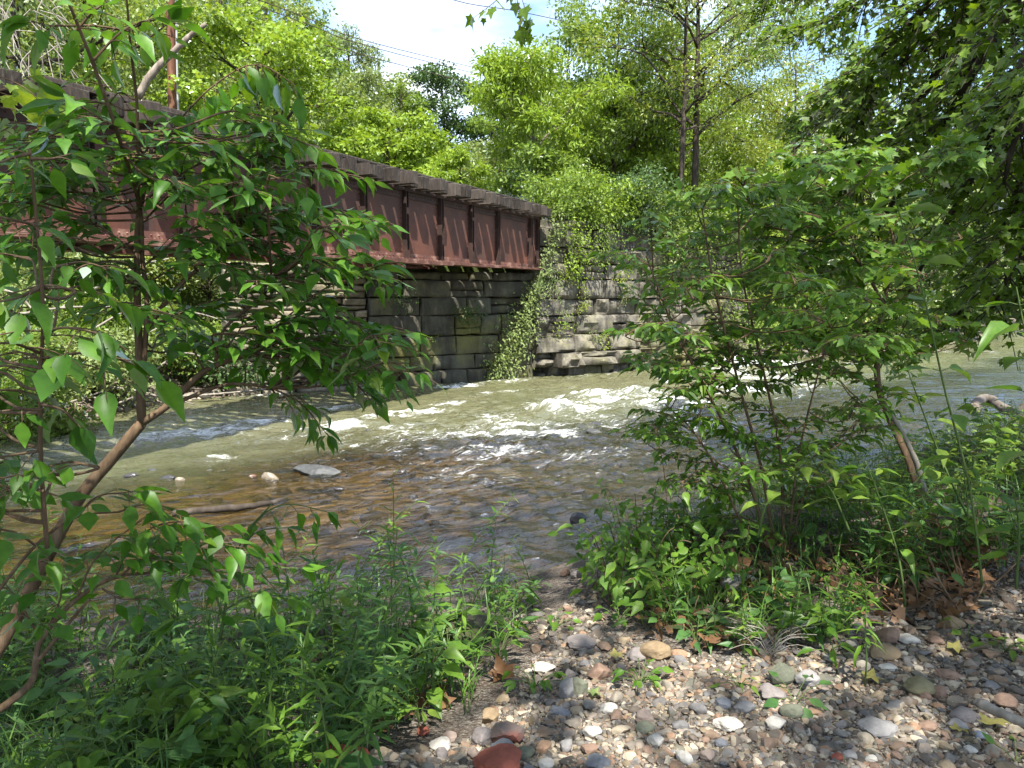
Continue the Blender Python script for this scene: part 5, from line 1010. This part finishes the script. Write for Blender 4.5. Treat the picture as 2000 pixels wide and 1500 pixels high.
def build_stones():
    for a in [
        ('red brick half buried at the bottom edge below the grass tuft', 660, 1482, 108, 60, 'brick', 1, .1, 0., .6), ('red sandstone lump at the bottom edge, the larger rounded one', 970, 1492, 104, 58, 'red', 1),
        ('dark stone with a red broken side, above the red sandstone lump', 992, 1432, 66, 60, 'redface', 1, .5), ('olive brown block of stone left above the dark red sided one', 955, 1402, 46, 34, 'ochre', 1, .3), ('rounded mauve cobble left of the dark red sided stone', 940, 1442, 50, 42, 'mauve', .3), ('dark slate cobble right below the dark red sided stone', 978, 1464, 52, 36, 'slate', .5, .4),
        ('upright wedge of grey slate standing alone in the middle of the gravel', 1108, 1344, 34, 60, 'grey', 1, .5, .35), ('dark green block leaning behind the upright slate', 1132, 1340, 42, 44, 'green', 1, .2), ('smooth grey cobble touching the top of the upright slate', 1112, 1318, 26, 26, 'mauve', .2), ('brown triangular stone at the upper middle of the gravel', 1172, 1312, 50, 38, 'brown', .9),
        ('flat mauve slab lying in the pebble path', 1136, 1258, 62, 24, 'mauve', .5), ('tan streaked boulder under the vine, right of the path', 1283, 1274, 56, 42, 'ochre', .6), ('mauve cobble left of the tan streaked boulder', 1245, 1280, 38, 30, 'mauve', .5), ('dark mossy boulder in the weeds beside the path', 905, 1232, 120, 66, 'mossy', .9, .3, 0., .8),
        ('flat blue grey stone in the centre of the gravel', 1092, 1392, 46, 20, 'slate', .8), ('pale limestone block right of the flat blue grey stone', 1188, 1384, 34, 22, 'pale', .9), ('tan cobble in the centre of the gravel', 1126, 1388, 24, 20, 'tan', .6), ('yellowish pale rock below the centre of the gravel', 1160, 1432, 40, 24, 'pale', .7), ('pink brown rock with rough skin', 1262, 1402, 40, 34, 'pink', .8),
        ('greenish grey rock below the pink brown one', 1262, 1424, 38, 28, 'green', .7), ('cream rough rock, right lower middle', 1283, 1446, 34, 32, 'white', .7), ('cream rock at the lower edge of the centre', 1338, 1480, 40, 38, 'pale', .7), ('pink rock pair member near the bottom edge', 1380, 1476, 34, 28, 'pink', .6),
        ('grey flattened cobble at the bottom edge right of the sandstone lump', 1024, 1474, 46, 30, 'green', .4), ('dark slate plate at the bottom edge', 1170, 1492, 52, 30, 'slate', .8), ('grey cobble standing on edge', 1105, 1456, 30, 36, 'grey', .5), ('flat pale stone at the bottom edge', 1070, 1494, 36, 20, 'white', .4), ('brown cobble beside the grey one on edge', 1152, 1464, 38, 26, 'brown', .4),
        ('round pale cobble in the sunlit patch', 924, 1472, 30, 26, 'pink', .1), ('flat bleached slab in the sunlit patch', 860, 1456, 46, 24, 'white', .7), ('dark brown plank like stone left of the sunlit patch', 745, 1478, 62, 26, 'tan', .9, .2), ('purplish cobble at the edge of the sunlit patch', 862, 1470, 22, 32, 'mauve', .5), ('tan slab right of the red brick', 712, 1446, 50, 28, 'pink', .8), ('small orange stone above the sunlit patch', 828, 1428, 26, 22, 'red', .7), ('cream bleached stone in the patch of sun upon the path', 1062, 1304, 50, 22, 'white', .7), ('rounded cobble left of the upright slate', 880, 1440, 30, 20, 'pink', .2),
        ('large olive cobble, smooth, on the right side of the gravel', 1804, 1342, 64, 38, 'olive', .15), ('small brown pebble leaning on the olive cobble', 1811, 1361, 26, 18, 'brown', .2), ('grey brown cobble beside the olive one', 1838, 1350, 30, 36, 'brown', .5, 0., .4), ('square brown stone with a purple face', 1510, 1358, 60, 36, 'mauve', 1), ('dark green slab standing behind the purple faced stone', 1527, 1316, 50, 52, 'green', 1, .2), ('grey rock with pale crust right of the dark green slab', 1577, 1326, 50, 36, 'grey', .7),
        ('rough grey rock with spots on the left gravel', 1456, 1382, 44, 28, 'grey', .6), ('dark slate cobble left of the spotted rock', 1414, 1376, 36, 24, 'slate', .5), ('cream limestone block on the lower gravel', 1425, 1416, 54, 30, 'white', .9), ('cream mottled rock right of the limestone block', 1517, 1412, 42, 34, 'white', .7), ('dark greenish cobble below the purple faced stone', 1553, 1392, 50, 30, 'green', .5), ('small cream rock at the top of the gravel', 1738, 1304, 34, 16, 'white', .6), ('brown hump backed boulder at the head of the gravel', 1740, 1240, 52, 36, 'brown', .5, 0., -.2), ('flat pale grey stone next to the hump backed boulder', 1780, 1250, 48, 20, 'pale', .9), ('brown cobble right of the flat pale grey stone', 1832, 1252, 32, 20, 'brown', .6),
        ('broad brown flagstone below the hump backed boulder', 1730, 1276, 60, 30, 'ochre', .5), ('orange brown stone under the root tangle', 1865, 1216, 44, 32, 'ochre', .7), ('brown cobble on the upper right gravel', 1856, 1318, 48, 22, 'brown', .4), ('mauve brown stone near the weathered stick', 1968, 1372, 42, 34, 'brown', .7), ('large mauve cobble on the lower right gravel', 1887, 1396, 54, 34, 'mauve', .4), ('grey pocked rock right below the mauve cobble', 1873, 1418, 40, 24, 'grey', .6), ('low brown cobble left of the pocked rock', 1817, 1418, 40, 20, 'brown', .4), ('long grey flagstone in the lower gravel', 1722, 1426, 76, 28, 'grey', .4),
        ('pale rock in the bottom row, right', 1898, 1466, 26, 18, 'white', .6), ('orange cobble at the bottom', 1637, 1480, 24, 18, 'red', .3), ('grey cobble beside the orange one', 1662, 1476, 30, 20, 'grey', .3), ('cream cobble at the bottom middle of the right gravel', 1703, 1482, 22, 18, 'white', .5), ('blue grey plate stone in the lower right', 1920, 1438, 28, 16, 'blue', .3), ('dark cobble at the lower left of the right gravel', 1410, 1452, 26, 20, 'slate', .6), ('tan round stone under the root tangle', 1755, 1180, 30, 22, 'ochre', .2), ('brown round stone beside the tan round one', 1730, 1180, 26, 22, 'olive', .2), ('pink brown rock slab under the mound edge', 1630, 1158, 44, 34, 'brown', .9), ('grey boulder half hidden in the mound litter', 1450, 1140, 70, 50, 'grey', .7), ('tan block at the foot of the shrub stems', 1550, 1140, 50, 34, 'ochre', .9), ('dark stone half buried beside the wilted weed', 1485, 1256, 46, 36, 'dark', .8), ('grey stone at the top of the pebble path', 1130, 1122, 28, 16, 'mauve', .3), ('brown stone at the top of the pebble path by the vine', 1104, 1118, 20, 18, 'brown', .3)]:
        rock(*a)
    for a in [('long pale grey slab breaking the surface left of the middle', 620, 918, 100, 26, 'wetgrey', .9), ('tan rounded stone left of the long pale slab', 527, 930, 36, 20, 'wettan', .3), ('small brown stone between the tan one and the long slab', 494, 930, 20, 9, 'wetred', .4), ('dark wet stone, left one of the cluster near the left bank', 252, 928, 34, 13, 'wet', .5), ('dark wet stone with pale top in the cluster near the left bank', 296, 918, 24, 12, 'wetgrey', .5), ('largest dark wet stone of the cluster near the left bank', 322, 933, 42, 14, 'wet', .6), ('pinkish stone at the right end of the cluster near the left bank', 350, 936, 20, 12, 'wettan', .3),
              ('pale round boulder sitting high in the riffle', 1240, 823, 22, 20, 'wetgrey', .4), ('black flat stone in the riffle left of the pale round boulder', 1156, 830, 42, 12, 'wet', .7), ('grey flat stone just below the black flat one', 1160, 843, 34, 14, 'wetgrey', .4), ('reddish stone breaking the ripples above the middle', 918, 838, 24, 10, 'wetred', .5), ('dark flat stone beside the reddish one', 953, 836, 32, 7, 'wet', .5), ('rounded orange stone in the middle of the river', 1012, 864, 18, 10, 'wetred', .2), ('dark stone in the middle ripples', 790, 860, 24, 12, 'wet', .5), ('small black stone left of the middle', 822, 887, 14, 9, 'wet', .5), ('dark stone right of the orange one', 1052, 857, 16, 8, 'wet', .6), ('tiny black stone with a wake', 1027, 880, 14, 7, 'wet', .6), ('black stone trailing ripples, middle right', 1066, 879, 20, 8, 'wet', .6),
              ('low brown stone in the riffle', 1106, 845, 18, 7, 'wetred', .4), ('dark stone close to the right shrubs', 1186, 876, 22, 12, 'wet', .5), ('black jagged stone in the blue water by the mound', 1130, 1008, 34, 24, 'wet', .9), ('broad stone under the breaking wave', 1085, 806, 50, 12, 'wet', .4), ('dark stone at the left end of the upper riffle', 676, 850, 18, 8, 'wet', .5), ('pale slab in the shallows near the right shrubs', 1250, 850, 50, 8, 'wetgrey', .4), ('dark low stone at the left of the long pale slab', 660, 955, 22, 8, 'wet', .5), ('submerged tan stone in the golden shallows', 1000, 918, 90, 14, 'wettan', .3), ('dark stone by the right end of the riffle', 1330, 838, 46, 16, 'wet', .6), ('angular stone in front of the wall foot at the breaking water', 1420, 712, 50, 14, 'wettan', .9)]:
        rock(*a, river=True)
    rg = np.random.default_rng(61)
    for k in range(26):
        x, y = rg.uniform(700, 1380), rg.uniform(822, 985)
        rock('small dark wet stone breaking the surface of the riffle', x, y, rg.uniform(9, 26) * (.6 + (y - 822) / 250), rg.uniform(6, 12), 'wet', .9, seed=k, river=True, group='small dark stones scattered in the riffle')
    # gravel: the countless pebbles
    rng = np.random.default_rng(23)
    poly = [(1000,1130),(1170,1090),(1190,1180),(1300,1250),(1480,1270),(1620,1250),(1700,1190),(1850,1130),(2080,1060),(2700,1010),(2700,1600),(560,1620),(560,1500),(780,1430),(930,1390),(980,1300),(1040,1240),(1060,1180)]
    V = []; n = 0
    for sub, cnt, (s0, s1) in ((ICO2, 4300, (.022, .05)), (ICO1, 24000, (.006, .021)), (ico(0), 50000, (.003, .01))):
        pr = [stone_shape(rng, sub, rng.uniform(.85, 1), 11, .05) for _ in range(20)]; xy = []; sz = []
        while len(xy) < cnt:
            x, y = 560 + 2140 * rng.random() ** 1.25, 1010 + 610 * rng.random() ** .8
            if not in_poly(x, y, poly): continue
            q = PZ(x, y, .5); s = s0 + (s1 - s0) * rng.random() ** 2.2
            if s > .025 and any((q[0] - a) ** 2 + (q[1] - b) ** 2 < (r * .95 + s * .8) ** 2 for a, b, r in BIG): continue
            if s > .03: BIG.append((q[0], q[1], s))
            xy.append(q[:2]); sz.append(s)
        V.append((pr, np.array(xy), np.array(sz)))
    b = MB()
    for pr, xy, sz in V:
        w = rng.integers(len(pr), size=len(xy)); z = height(xy[:, 0], xy[:, 1]); pos = np.stack([xy[:, 0], xy[:, 1], z + sz * .22], -1)
        R = roteul(rng.normal(0, .22, len(xy)), rng.normal(0, .22, len(xy)), rng.uniform(0, 6.28, len(xy))); S = np.stack([sz, sz * rng.uniform(.55, .95, len(xy)), sz * rng.uniform(.32, .7, len(xy))], -1)
        for k, (v, f) in enumerate(pr): m = w == k; b.inst(v, f, pos[m], R[m], S[m])
    o = b.build('gravel', PEB); o.data.set_sharp_from_angle(angle=rad(26)); tag(o, 'mixed grey, tan and rusty river pebbles covering the near bank', 'gravel', kind='stuff')
    # coarse stones of the far bars
    b = MB(); pr = [stone_shape(rng, ICO1, .7, 7, .06) for _ in range(8)]; xy = []
    while len(xy) < 2600:
        if rng.random() < .5: x = rng.uniform(-13, -6.0); y = float(far_edge(x)) + rng.uniform(-.3, 3.4) 
        else: x = rng.uniform(7.2, 24); y = float(far_edge(x)) + rng.uniform(-.6, 4)
        xy.append((x, y))
    xy = np.array(xy); sz = .03 + .17 * rng.random(len(xy)) ** 3; w = rng.integers(8, size=len(xy)); pos = np.stack([xy[:, 0], xy[:, 1], height(xy[:, 0], xy[:, 1]) + sz * .2], -1)
    R = roteul(rng.normal(0, .2, len(xy)), rng.normal(0, .2, len(xy)), rng.uniform(0, 6.28, len(xy))); S = np.stack([sz, sz * .8, sz * .55], -1)
    for k, (v, f) in enumerate(pr): m = w == k; b.inst(v, f, pos[m], R[m], S[m])
    tag(b.build('gravel', PEB), 'coarse stones along the far waterline', 'gravel', kind='stuff')
    # wet bed cobbles under the near shallows
    b = MB(); n = 1500; x = rng.uniform(-9, 8, n); y = near_edge(x) + rng.uniform(.05, 1, n) ** 1.3 * 9; ok = y < far_edge(x) - 2; x, y = x[ok], y[ok]; sz = .04 + .14 * rng.random(len(x)) ** 3; w = rng.integers(8, size=len(x))
    pos = np.stack([x, y, height(x, y) + sz * .1], -1); R = roteul(rng.normal(0, .2, len(x)), rng.normal(0, .2, len(x)), rng.uniform(0, 6.28, len(x))); S = np.stack([sz, sz * .8, sz * .5], -1)
    for k, (v, f) in enumerate(pr): m = w == k; b.inst(v, f, pos[m], R[m], S[m])
    tag(b.build('bed_cobbles', rock_mat('bed_stone', (.12, .085, .045), scale=8, vein=(.05, .042, .03))), 'brown cobbles on the river bed under the shallows', 'gravel', kind='stuff')
build_stones()

def build_wood_litter():
    rng = np.random.default_rng(29)
    def log(label, pts, r0, r1, m=WOOD_W, name='driftwood_log', cat='log', group=None, sides=9, wob=.02):
        c = spline(px(pts) if not isinstance(pts[0], np.ndarray) else pts, 18); c[1:-1] += rng.normal(0, wob, (16, 3)) * r0 * 4; b = MB(); b.tube(c, np.linspace(r0, r1, 18) * rng.uniform(.9, 1.1, 18), sides); o = b.build(name, m, None, origin=c[0]); return tag(o, label, cat, group)
    w = lambda x, y, z: PZ(x, y, z)
    log('long driftwood log lying half under water in the golden shallows', [w(338, 1003, .0), w(400, 996, .03), w(455, 992, .04), w(520, 984, .02), w(560, 976, -.02)], .04, .03, BARK_D)
    log('broken bleached trunk leaning up behind the bridge deck', [(268,190,15.8),(300,140,15.9),(345,95,16),(372,70,16.05),(402,46,16.1)], .085, .045, WOOD_D, 'broken_trunk', 'dead trunk')
    log('weathered stick at the right edge of the gravel', [(1915,1375,2.6),(1960,1395,2.5),(2015,1422,2.4)], .018, .016, WOOD_W, 'stick', 'stick')
    log('pale dead stem snapped off beside the forked sapling', [(1735,800,5.0),(1765,850,5.0),(1790,905,5.0),(1805,960,5.0)], .012, .022, WOOD_W, 'snapped_stick', 'stick')
    log('old log stranded on the right bank by the calm water', [w(1900, 800, .58), w(1925, 778, .62), w(1965, 800, .55), w(2040, 835, .5)], .085, .06, BARK_G)
    log('dead branch lying across the bottom left corner', [ground_at(-60, 1440) + [0, 0, .06], ground_at(30, 1455) + [0, 0, .07], ground_at(120, 1475) + [0, 0, .05]], .02, .012, WOOD_D, 'dead_branch', 'branch')
    for x, y, l, a, lb in [(40, 560, 1.6, .2, 'top'), (0, 0, 0, 0, '')][:1]: pass
    G = 'bleached branches of the driftwood pile'
    D = [([(-40,690,13.5),(60,640,14),(190,560,14.6),(290,535,15)], .045), ([(60,590,14.4),(160,575,14.8),(270,520,15.4),(330,505,15.8)], .05), ([(-30,625,13.6),(60,610,14),(140,600,14.3),(250,600,14.5)], .06), ([(70,770,13.2),(150,755,13.6),(250,760,13.8),(330,780,14)], .06), ([(-20,790,12.6),(80,760,13),(180,775,13.2),(240,800,13.4)], .05),
         ([(0,820,12),(90,800,12.4),(200,765,13)], .045), ([(280,740,14.4),(360,690,14.8),(440,720,15.2)], .04), ([(320,775,14.8),(420,770,15.2),(520,760,15.6)], .05), ([(-20,560,14),(40,580,14),(90,640,14)], .05), ([(100,700,13.6),(200,690,14),(310,640,14.6)], .045), ([(170,650,14.2),(240,610,14.6),(300,590,15)], .04), ([(290,620,14.8),(370,610,15),(450,630,15.2)], .035), ([(-30,740,12.8),(60,720,13.2),(140,730,13.4)], .05), ([(200,800,13.4),(290,770,14),(380,790,14.4)], .04)]
    for p, r in D: r *= .6; log('bleached bare branch lying in the driftwood pile on the far left bank', p, r, r * .45, WOOD_W, 'driftwood_branch', 'branch', G, 7)
    # vines and bare twigs at the top left
    t = thing('dead_vines', 'tangle of bare grey vines hanging before the trees at the top left', 'vine', P(40, 160, 20)); b = MB()
    for i in range(46):
        p0 = P(rng.uniform(-60, 120), rng.uniform(-40, 110), 20 + rng.normal(0, .4)); p1 = p0 + np.array([rng.normal(.2, .6), rng.normal(0, .3), -rng.uniform(.5, 2.2)]); mid = (p0 + p1) / 2 + rng.normal(0, .2, 3); b.tube(spline([p0, mid, p1], 8), .012, 4, cap=False)
    b.build('stem', WOOD_W, t)
    # brown leaf litter and root tangle under the shrubs
    b = MB(); out = []
    for poly, n in (([(1330,1040),(1560,1060),(1640,1130),(1500,1190),(1350,1180)], 260), ([(1640,1090),(1760,1010),(1920,1010),(1960,1130),(1850,1230),(1680,1220)], 420), ([(1160,1100),(1330,1200),(1600,1260),(1450,1290),(1240,1260)], 90), ([(500,1300),(900,1250),(980,1330),(700,1470)], 100)):
        k = 0; xs = [p[0] for p in poly]; ys = [p[1] for p in poly]
        while k < n:
            x, y = rng.uniform(min(xs), max(xs)), rng.uniform(min(ys), max(ys))
            if not in_poly(x, y, poly): continue
            q = ground_at(x, y) + np.array([0, 0, rng.uniform(.01, .07)]); out.append((q, unit(rng.normal(0, 1, 3) * [1, 1, .35]), unit(np.array([0, -.2, .8]) + rng.normal(0, .5, 3)), rng.uniform(.035, .09))); k += 1
    put_leaves(out, MAPLE, b); tag(b.build('leaf_litter', L_DRY, None, False), 'curled brown dead leaves caught under the shrubs', 'leaf litter', kind='stuff')
    def leaf1(label, x, y, s, m, nr=(0, -.3, 1), ax=(1, .3, .1), dz=.02):
        q = ground_at(x, y) + np.array([0, 0, dz]); b = MB(); T = MAPLE[0].copy(); T[:, 2] += .16 * np.sin(T[:, 0] * 5) - .3 * (T[:, 1] - .4) ** 2 ; b.inst(T, MAPLE[1], np.zeros((1, 3)), frames(unit(np.array([ax], float)), unit(np.array([nr], float))), np.array([s])); o = b.build('fallen_leaf', m, None); o.location = tuple(q); tag(o, label, 'leaf', 'fallen leaves on the bank')
    leaf1('large curled brown leaf standing in the weeds beside the path', 985, 1335, .125, L_DRY, (.2, -1, .4), (-.3, .2, 1), .02); leaf1('big brown leaf folded under the mound shrubs', 1425, 1135, .19, L_DRY, (0, -.8, .6), (1, .3, .4), .08); leaf1('brown leaf propped at the mound edge near the pink brown rock', 1640, 1170, .15, L_DRY, (.1, -.9, .4), (.3, .2, 1), .05)
    leaf1('yellow leaf lying in the centre of the right gravel', 1685, 1335, .11, L_FALL, (0, -.2, 1), (1, -.3, 0), .04); leaf1('yellow leaf beside the path under the mound', 1195, 1296, .08, L_FALL, (0, -.3, 1), (1, .4, .2), .04); leaf1('tan leaf at the lower right of the gravel', 1935, 1432, .1, L_FALL, (0, -.2, 1), (.6, .6, 0), .04); leaf1('yellow leaf at the bottom right above the orange cobble', 1862, 1440, .07, L_FALL, (0, -.1, 1), (1, .1, 0), .035); leaf1('greenish yellow leaf at the head of the gravel', 1848, 1275, .11, L_FALL, (0, -.3, 1), (.8, -.5, 0), .04); leaf1('pale leaf on the gravel beside the upright slate', 1150, 1365, .07, L_PALE, (0, -.2, 1), (1, -.5, 0), .04)
    t = thing('root_tangle', 'tangle of brown roots and twigs holding litter at the foot of the right shrubs', 'roots', ground_at(1800, 1180)); b = MB()
    for i in range(70):
        x, y = rng.uniform(1690, 1900), rng.uniform(1090, 1215); q = ground_at(x, y); e = q + np.array([rng.normal(0, .16), rng.normal(.05, .1), rng.uniform(.05, .3)]); b.tube(spline([q, (q + e) / 2 + rng.normal(0, .04, 3), e], 6), rng.uniform(.002, .006), 5, cap=False)
    b.build('root_strands', BARK_T, t)
    t = thing('twig_tangle', 'spray of pale dry grass stalks on the ground at the foot of the mound', 'dry grass', ground_at(1500, 1270)); b = MB()
    for i in range(34):
        q = ground_at(rng.uniform(1480, 1530), rng.uniform(1255, 1285)); az = rng.uniform(-.3, 3.5); e = q + np.array([math.cos(az) * .2, math.sin(az) * .12 - .05, rng.uniform(.02, .17)]); b.tube(spline([q, (q + e) / 2 + [0, 0, .04], e], 6), .0018, 4, cap=False)
    b.build('stalks', WOOD_W, t)
build_wood_litter()

# ------------------------------------------------------------------ plants on the abutment
def build_wall_plants():
    rng = np.random.default_rng(37)
    def on_wall(x, y, off=.06):
        r = ray(x, y); n = np.array([WN[0], WN[1], 0]); p0 = np.array([W0[0], W0[1], 0]) + n * off; e = np.array([0, 0, EYE]); return e + r * (((p0 - e) @ n) / (r @ n))
    def patch(name, label, pts, leaf, size, n, spread, cat='plant', tmpl=OVATE, hang=.4):
        q0 = on_wall(*pts[0][:2]); t = thing(name, label, cat, q0, 'plants growing on the abutment'); b = MB(); out = []; m = 0
        c = np.array([on_wall(x, y, .05) for x, y, *_ in pts]); c = spline(c, 20); b.tube(c, .008, 5, cap=False)
        for _ in range(n):
            f = rng.uniform(0, 19); i = int(f); sp = np.interp(f / 19, np.linspace(0, 1, len(pts)), [(p[2] if len(p) > 2 else 1) for p in pts]) * spread
            p = c[i] + np.array([WD[0], WD[1], 0]) * rng.normal(0, sp * .5) + np.array([0, 0, rng.normal(0, sp * .45)]) + np.array([WN[0], WN[1], 0]) * abs(rng.normal(.05, sp * .3))
            out.append((p, unit(np.array([WN[0], WN[1], -hang]) + rng.normal(0, .6, 3)), unit(np.array([WN[0] * .6, WN[1] * .6, .8]) + rng.normal(0, .4, 3)), size * rng.uniform(.6, 1.25)))
        b.build('stem', BARK_T, t); put_leaves(out, tmpl).build('foliage', leaf, t, False)
    patch('hanging_creeper', 'pale sunlit creeper cascading down the abutment to the water at the shadow edge', [(1045,560,.5),(1025,610,.8),(1005,650,1.1),(985,700,1.2),(955,735,.6)], L_PALE, .095, 1500, .55)
    patch('hanging_creeper', 'creeper with yellowish leaves below the bushes at the bridge corner', [(1115,440,.8),(1125,470,1),(1130,505,1),(1110,540,.6)], L_BRIGHT, .085, 750, .55)
    patch('hanging_creeper', 'ragged creeper hanging from the wall top in the middle of the wing wall', [(1170,430,1),(1180,470,1),(1165,520,.7)], L_MID, .085, 520, .55)
    patch('hanging_creeper', 'leafy creeper beside the last stiffener, growing round the bridge corner', [(1085,420,.8),(1078,460,.5),(1070,500,.6),(1060,530,.7)], L_PALE, .09, 420, .4)
    patch('hanging_creeper', 'thick creeper curtain hiding the right end of the wing wall', [(1430,430,1.2),(1440,520,1.4),(1430,620,1.3),(1445,690,1)], L_MID, .1, 1500, .75)
    patch('hanging_creeper', 'bushy creeper hanging from the wall top below the twin trunks', [(1280,430,1.2),(1300,470,1.2),(1320,520,.8)], L_PALE, .09, 800, .6)
    patch('hanging_creeper', 'short fringe of creeper along the wall top between the hanging ones', [(1200,430,.8),(1240,445,.8),(1280,440,.8)], L_DARK, .08, 500, .4)
    patch('moss_fern', 'dark green fern patch in the shade on the middle of the bridge seat wall', [(890,600,1),(915,620,1.2),(935,605,1)], L_DARK, .065, 380, .34)
    patch('moss_fern', 'thin fern row on a ledge of the shaded wall', [(800,672,.6),(830,668,.6),(858,655,.6)], L_MID, .06, 120, .22, tmpl=LANCE)
    patch('moss_fern', 'dark fern tuft high on the shaded wall under the bridge', [(770,570,1),(785,600,1)], L_DARK, .06, 220, .36)
    patch('wall_weed', 'sunlit weed rooted in a joint low on the wing wall', [(1145,655,.8),(1165,662,.8),(1180,650,.5)], L_PALE, .08, 130, .3, tmpl=LANCE)
    patch('wall_weed', 'yellowish weed streak halfway up the wing wall', [(1135,560,.6),(1140,590,.6),(1125,610,.4)], L_YEL, .06, 200, .3)
    patch('wall_weed', 'pale grassy weed streak right of the yellowish one', [(1215,540,.6),(1220,570,.8),(1210,600,.5)], L_PALE, .065, 220, .3, tmpl=LANCE)
    patch('wall_weed', 'dry grassy tuft on the wing wall near the shrub tips', [(1260,650,.8),(1275,640,.8)], L_PALE, .09, 120, .3, tmpl=LANCE)
    patch('wall_weed', 'weed tuft right of the pale grassy streak under the wall top', [(1290,520,.8),(1305,560,.8)], L_MID, .08, 240, .4)
    patch('wall_weed', 'weed patch high on the wing wall towards its right end', [(1365,470,1),(1375,510,1),(1400,560,.8)], L_MID, .085, 480, .5)
    patch('wall_weed', 'grassy weeds at the waterline below the pale wing wall', [(1290,710,.5),(1330,712,.5),(1360,706,.5)], L_MID, .08, 200, .3, tmpl=LANCE)
    for i in range(26):
        x, y = rng.uniform(1070, 1420), rng.uniform(440, 700); q = on_wall(x, y, .04)
        t = thing('wall_tuft', 'small weed tuft rooted in a joint of the pale wing wall', 'weed', q, 'small weed tufts dotted over the wing wall'); b = MB(); out = []
        for j in range(int(rng.integers(22, 60))):
            p = q + np.array([WD[0], WD[1], 0]) * rng.normal(0, .16) + np.array([0, 0, rng.normal(0, .11)]) + np.array([WN[0], WN[1], 0]) * abs(rng.normal(.03, .06)); out.append((p, unit(np.array([WN[0], WN[1], -.5]) + rng.normal(0, .6, 3)), unit(np.array([WN[0] * .6, WN[1] * .6, .8]) + rng.normal(0, .4, 3)), rng.uniform(.05, .1)))
        put_leaves(out, LANCE if i % 2 else OVATE).build('foliage', [L_MID, L_PALE, L_YEL, L_MID][i % 4], t, False)
    # rosette with feathery leaves at the bridge bearing
    q = on_wall(1062, 545, .15); t = thing('ailanthus_seedling', 'star shaped seedling with feathery pale leaves at the foot of the girder end', 'plant', q); b = MB(); out = []
    for k in range(13):
        az = k * 2.4; d = unit(np.array([WD[0] * math.cos(az) + WN[0] * .7, WD[1] * math.cos(az) + WN[1] * .7, math.sin(az) * .8 + .15])); L = rng.uniform(.4, .62); s = np.linspace(0, 1, 8)[:, None]; c = q + d * L * s + np.array([0, 0, -.22]) * s ** 2; b.tube(c, .006, 4, cap=False)
        for j in range(2, 8):
            lat = unit(np.cross(d, np.array([WN[0], WN[1], .3])))
            for sg in (1, -1): out.append((c[j], unit(lat * sg + d * .4 + np.array([0, 0, -.2])), unit(np.array([WN[0] * .5, WN[1] * .5, 1.]) + rng.normal(0, .2, 3)), .12))
    b.build('stem', STEM_G, t); put_leaves(out, LANCE).build('foliage', L_PALE, t, False)
    # overhanging maple spray at the top edge
    k = dict(gap=.12, size=.12, droop=.5)
    shrub('maple_bough', 'dark maple spray hanging into the sky gap at the top edge', 'branch', [([(1005,-140,6.3),(1000,-60,6.3),(985,-10,6.3)], .012, .006)], [([(985,-20,6.3),(970,0,6.3),(945,20,6.3),(925,35,6.3)], .16), ([(1000,-40,6.3),(1010,0,6.3),(1015,30,6.3),(1018,60,6.3)], .2), ([(1000,-50,6.3),(1020,0,6.3),(1030,40,6.3)], .2)], L_MAPLE, BARK_D, MAPLE, 131, **k)
build_wall_plants()
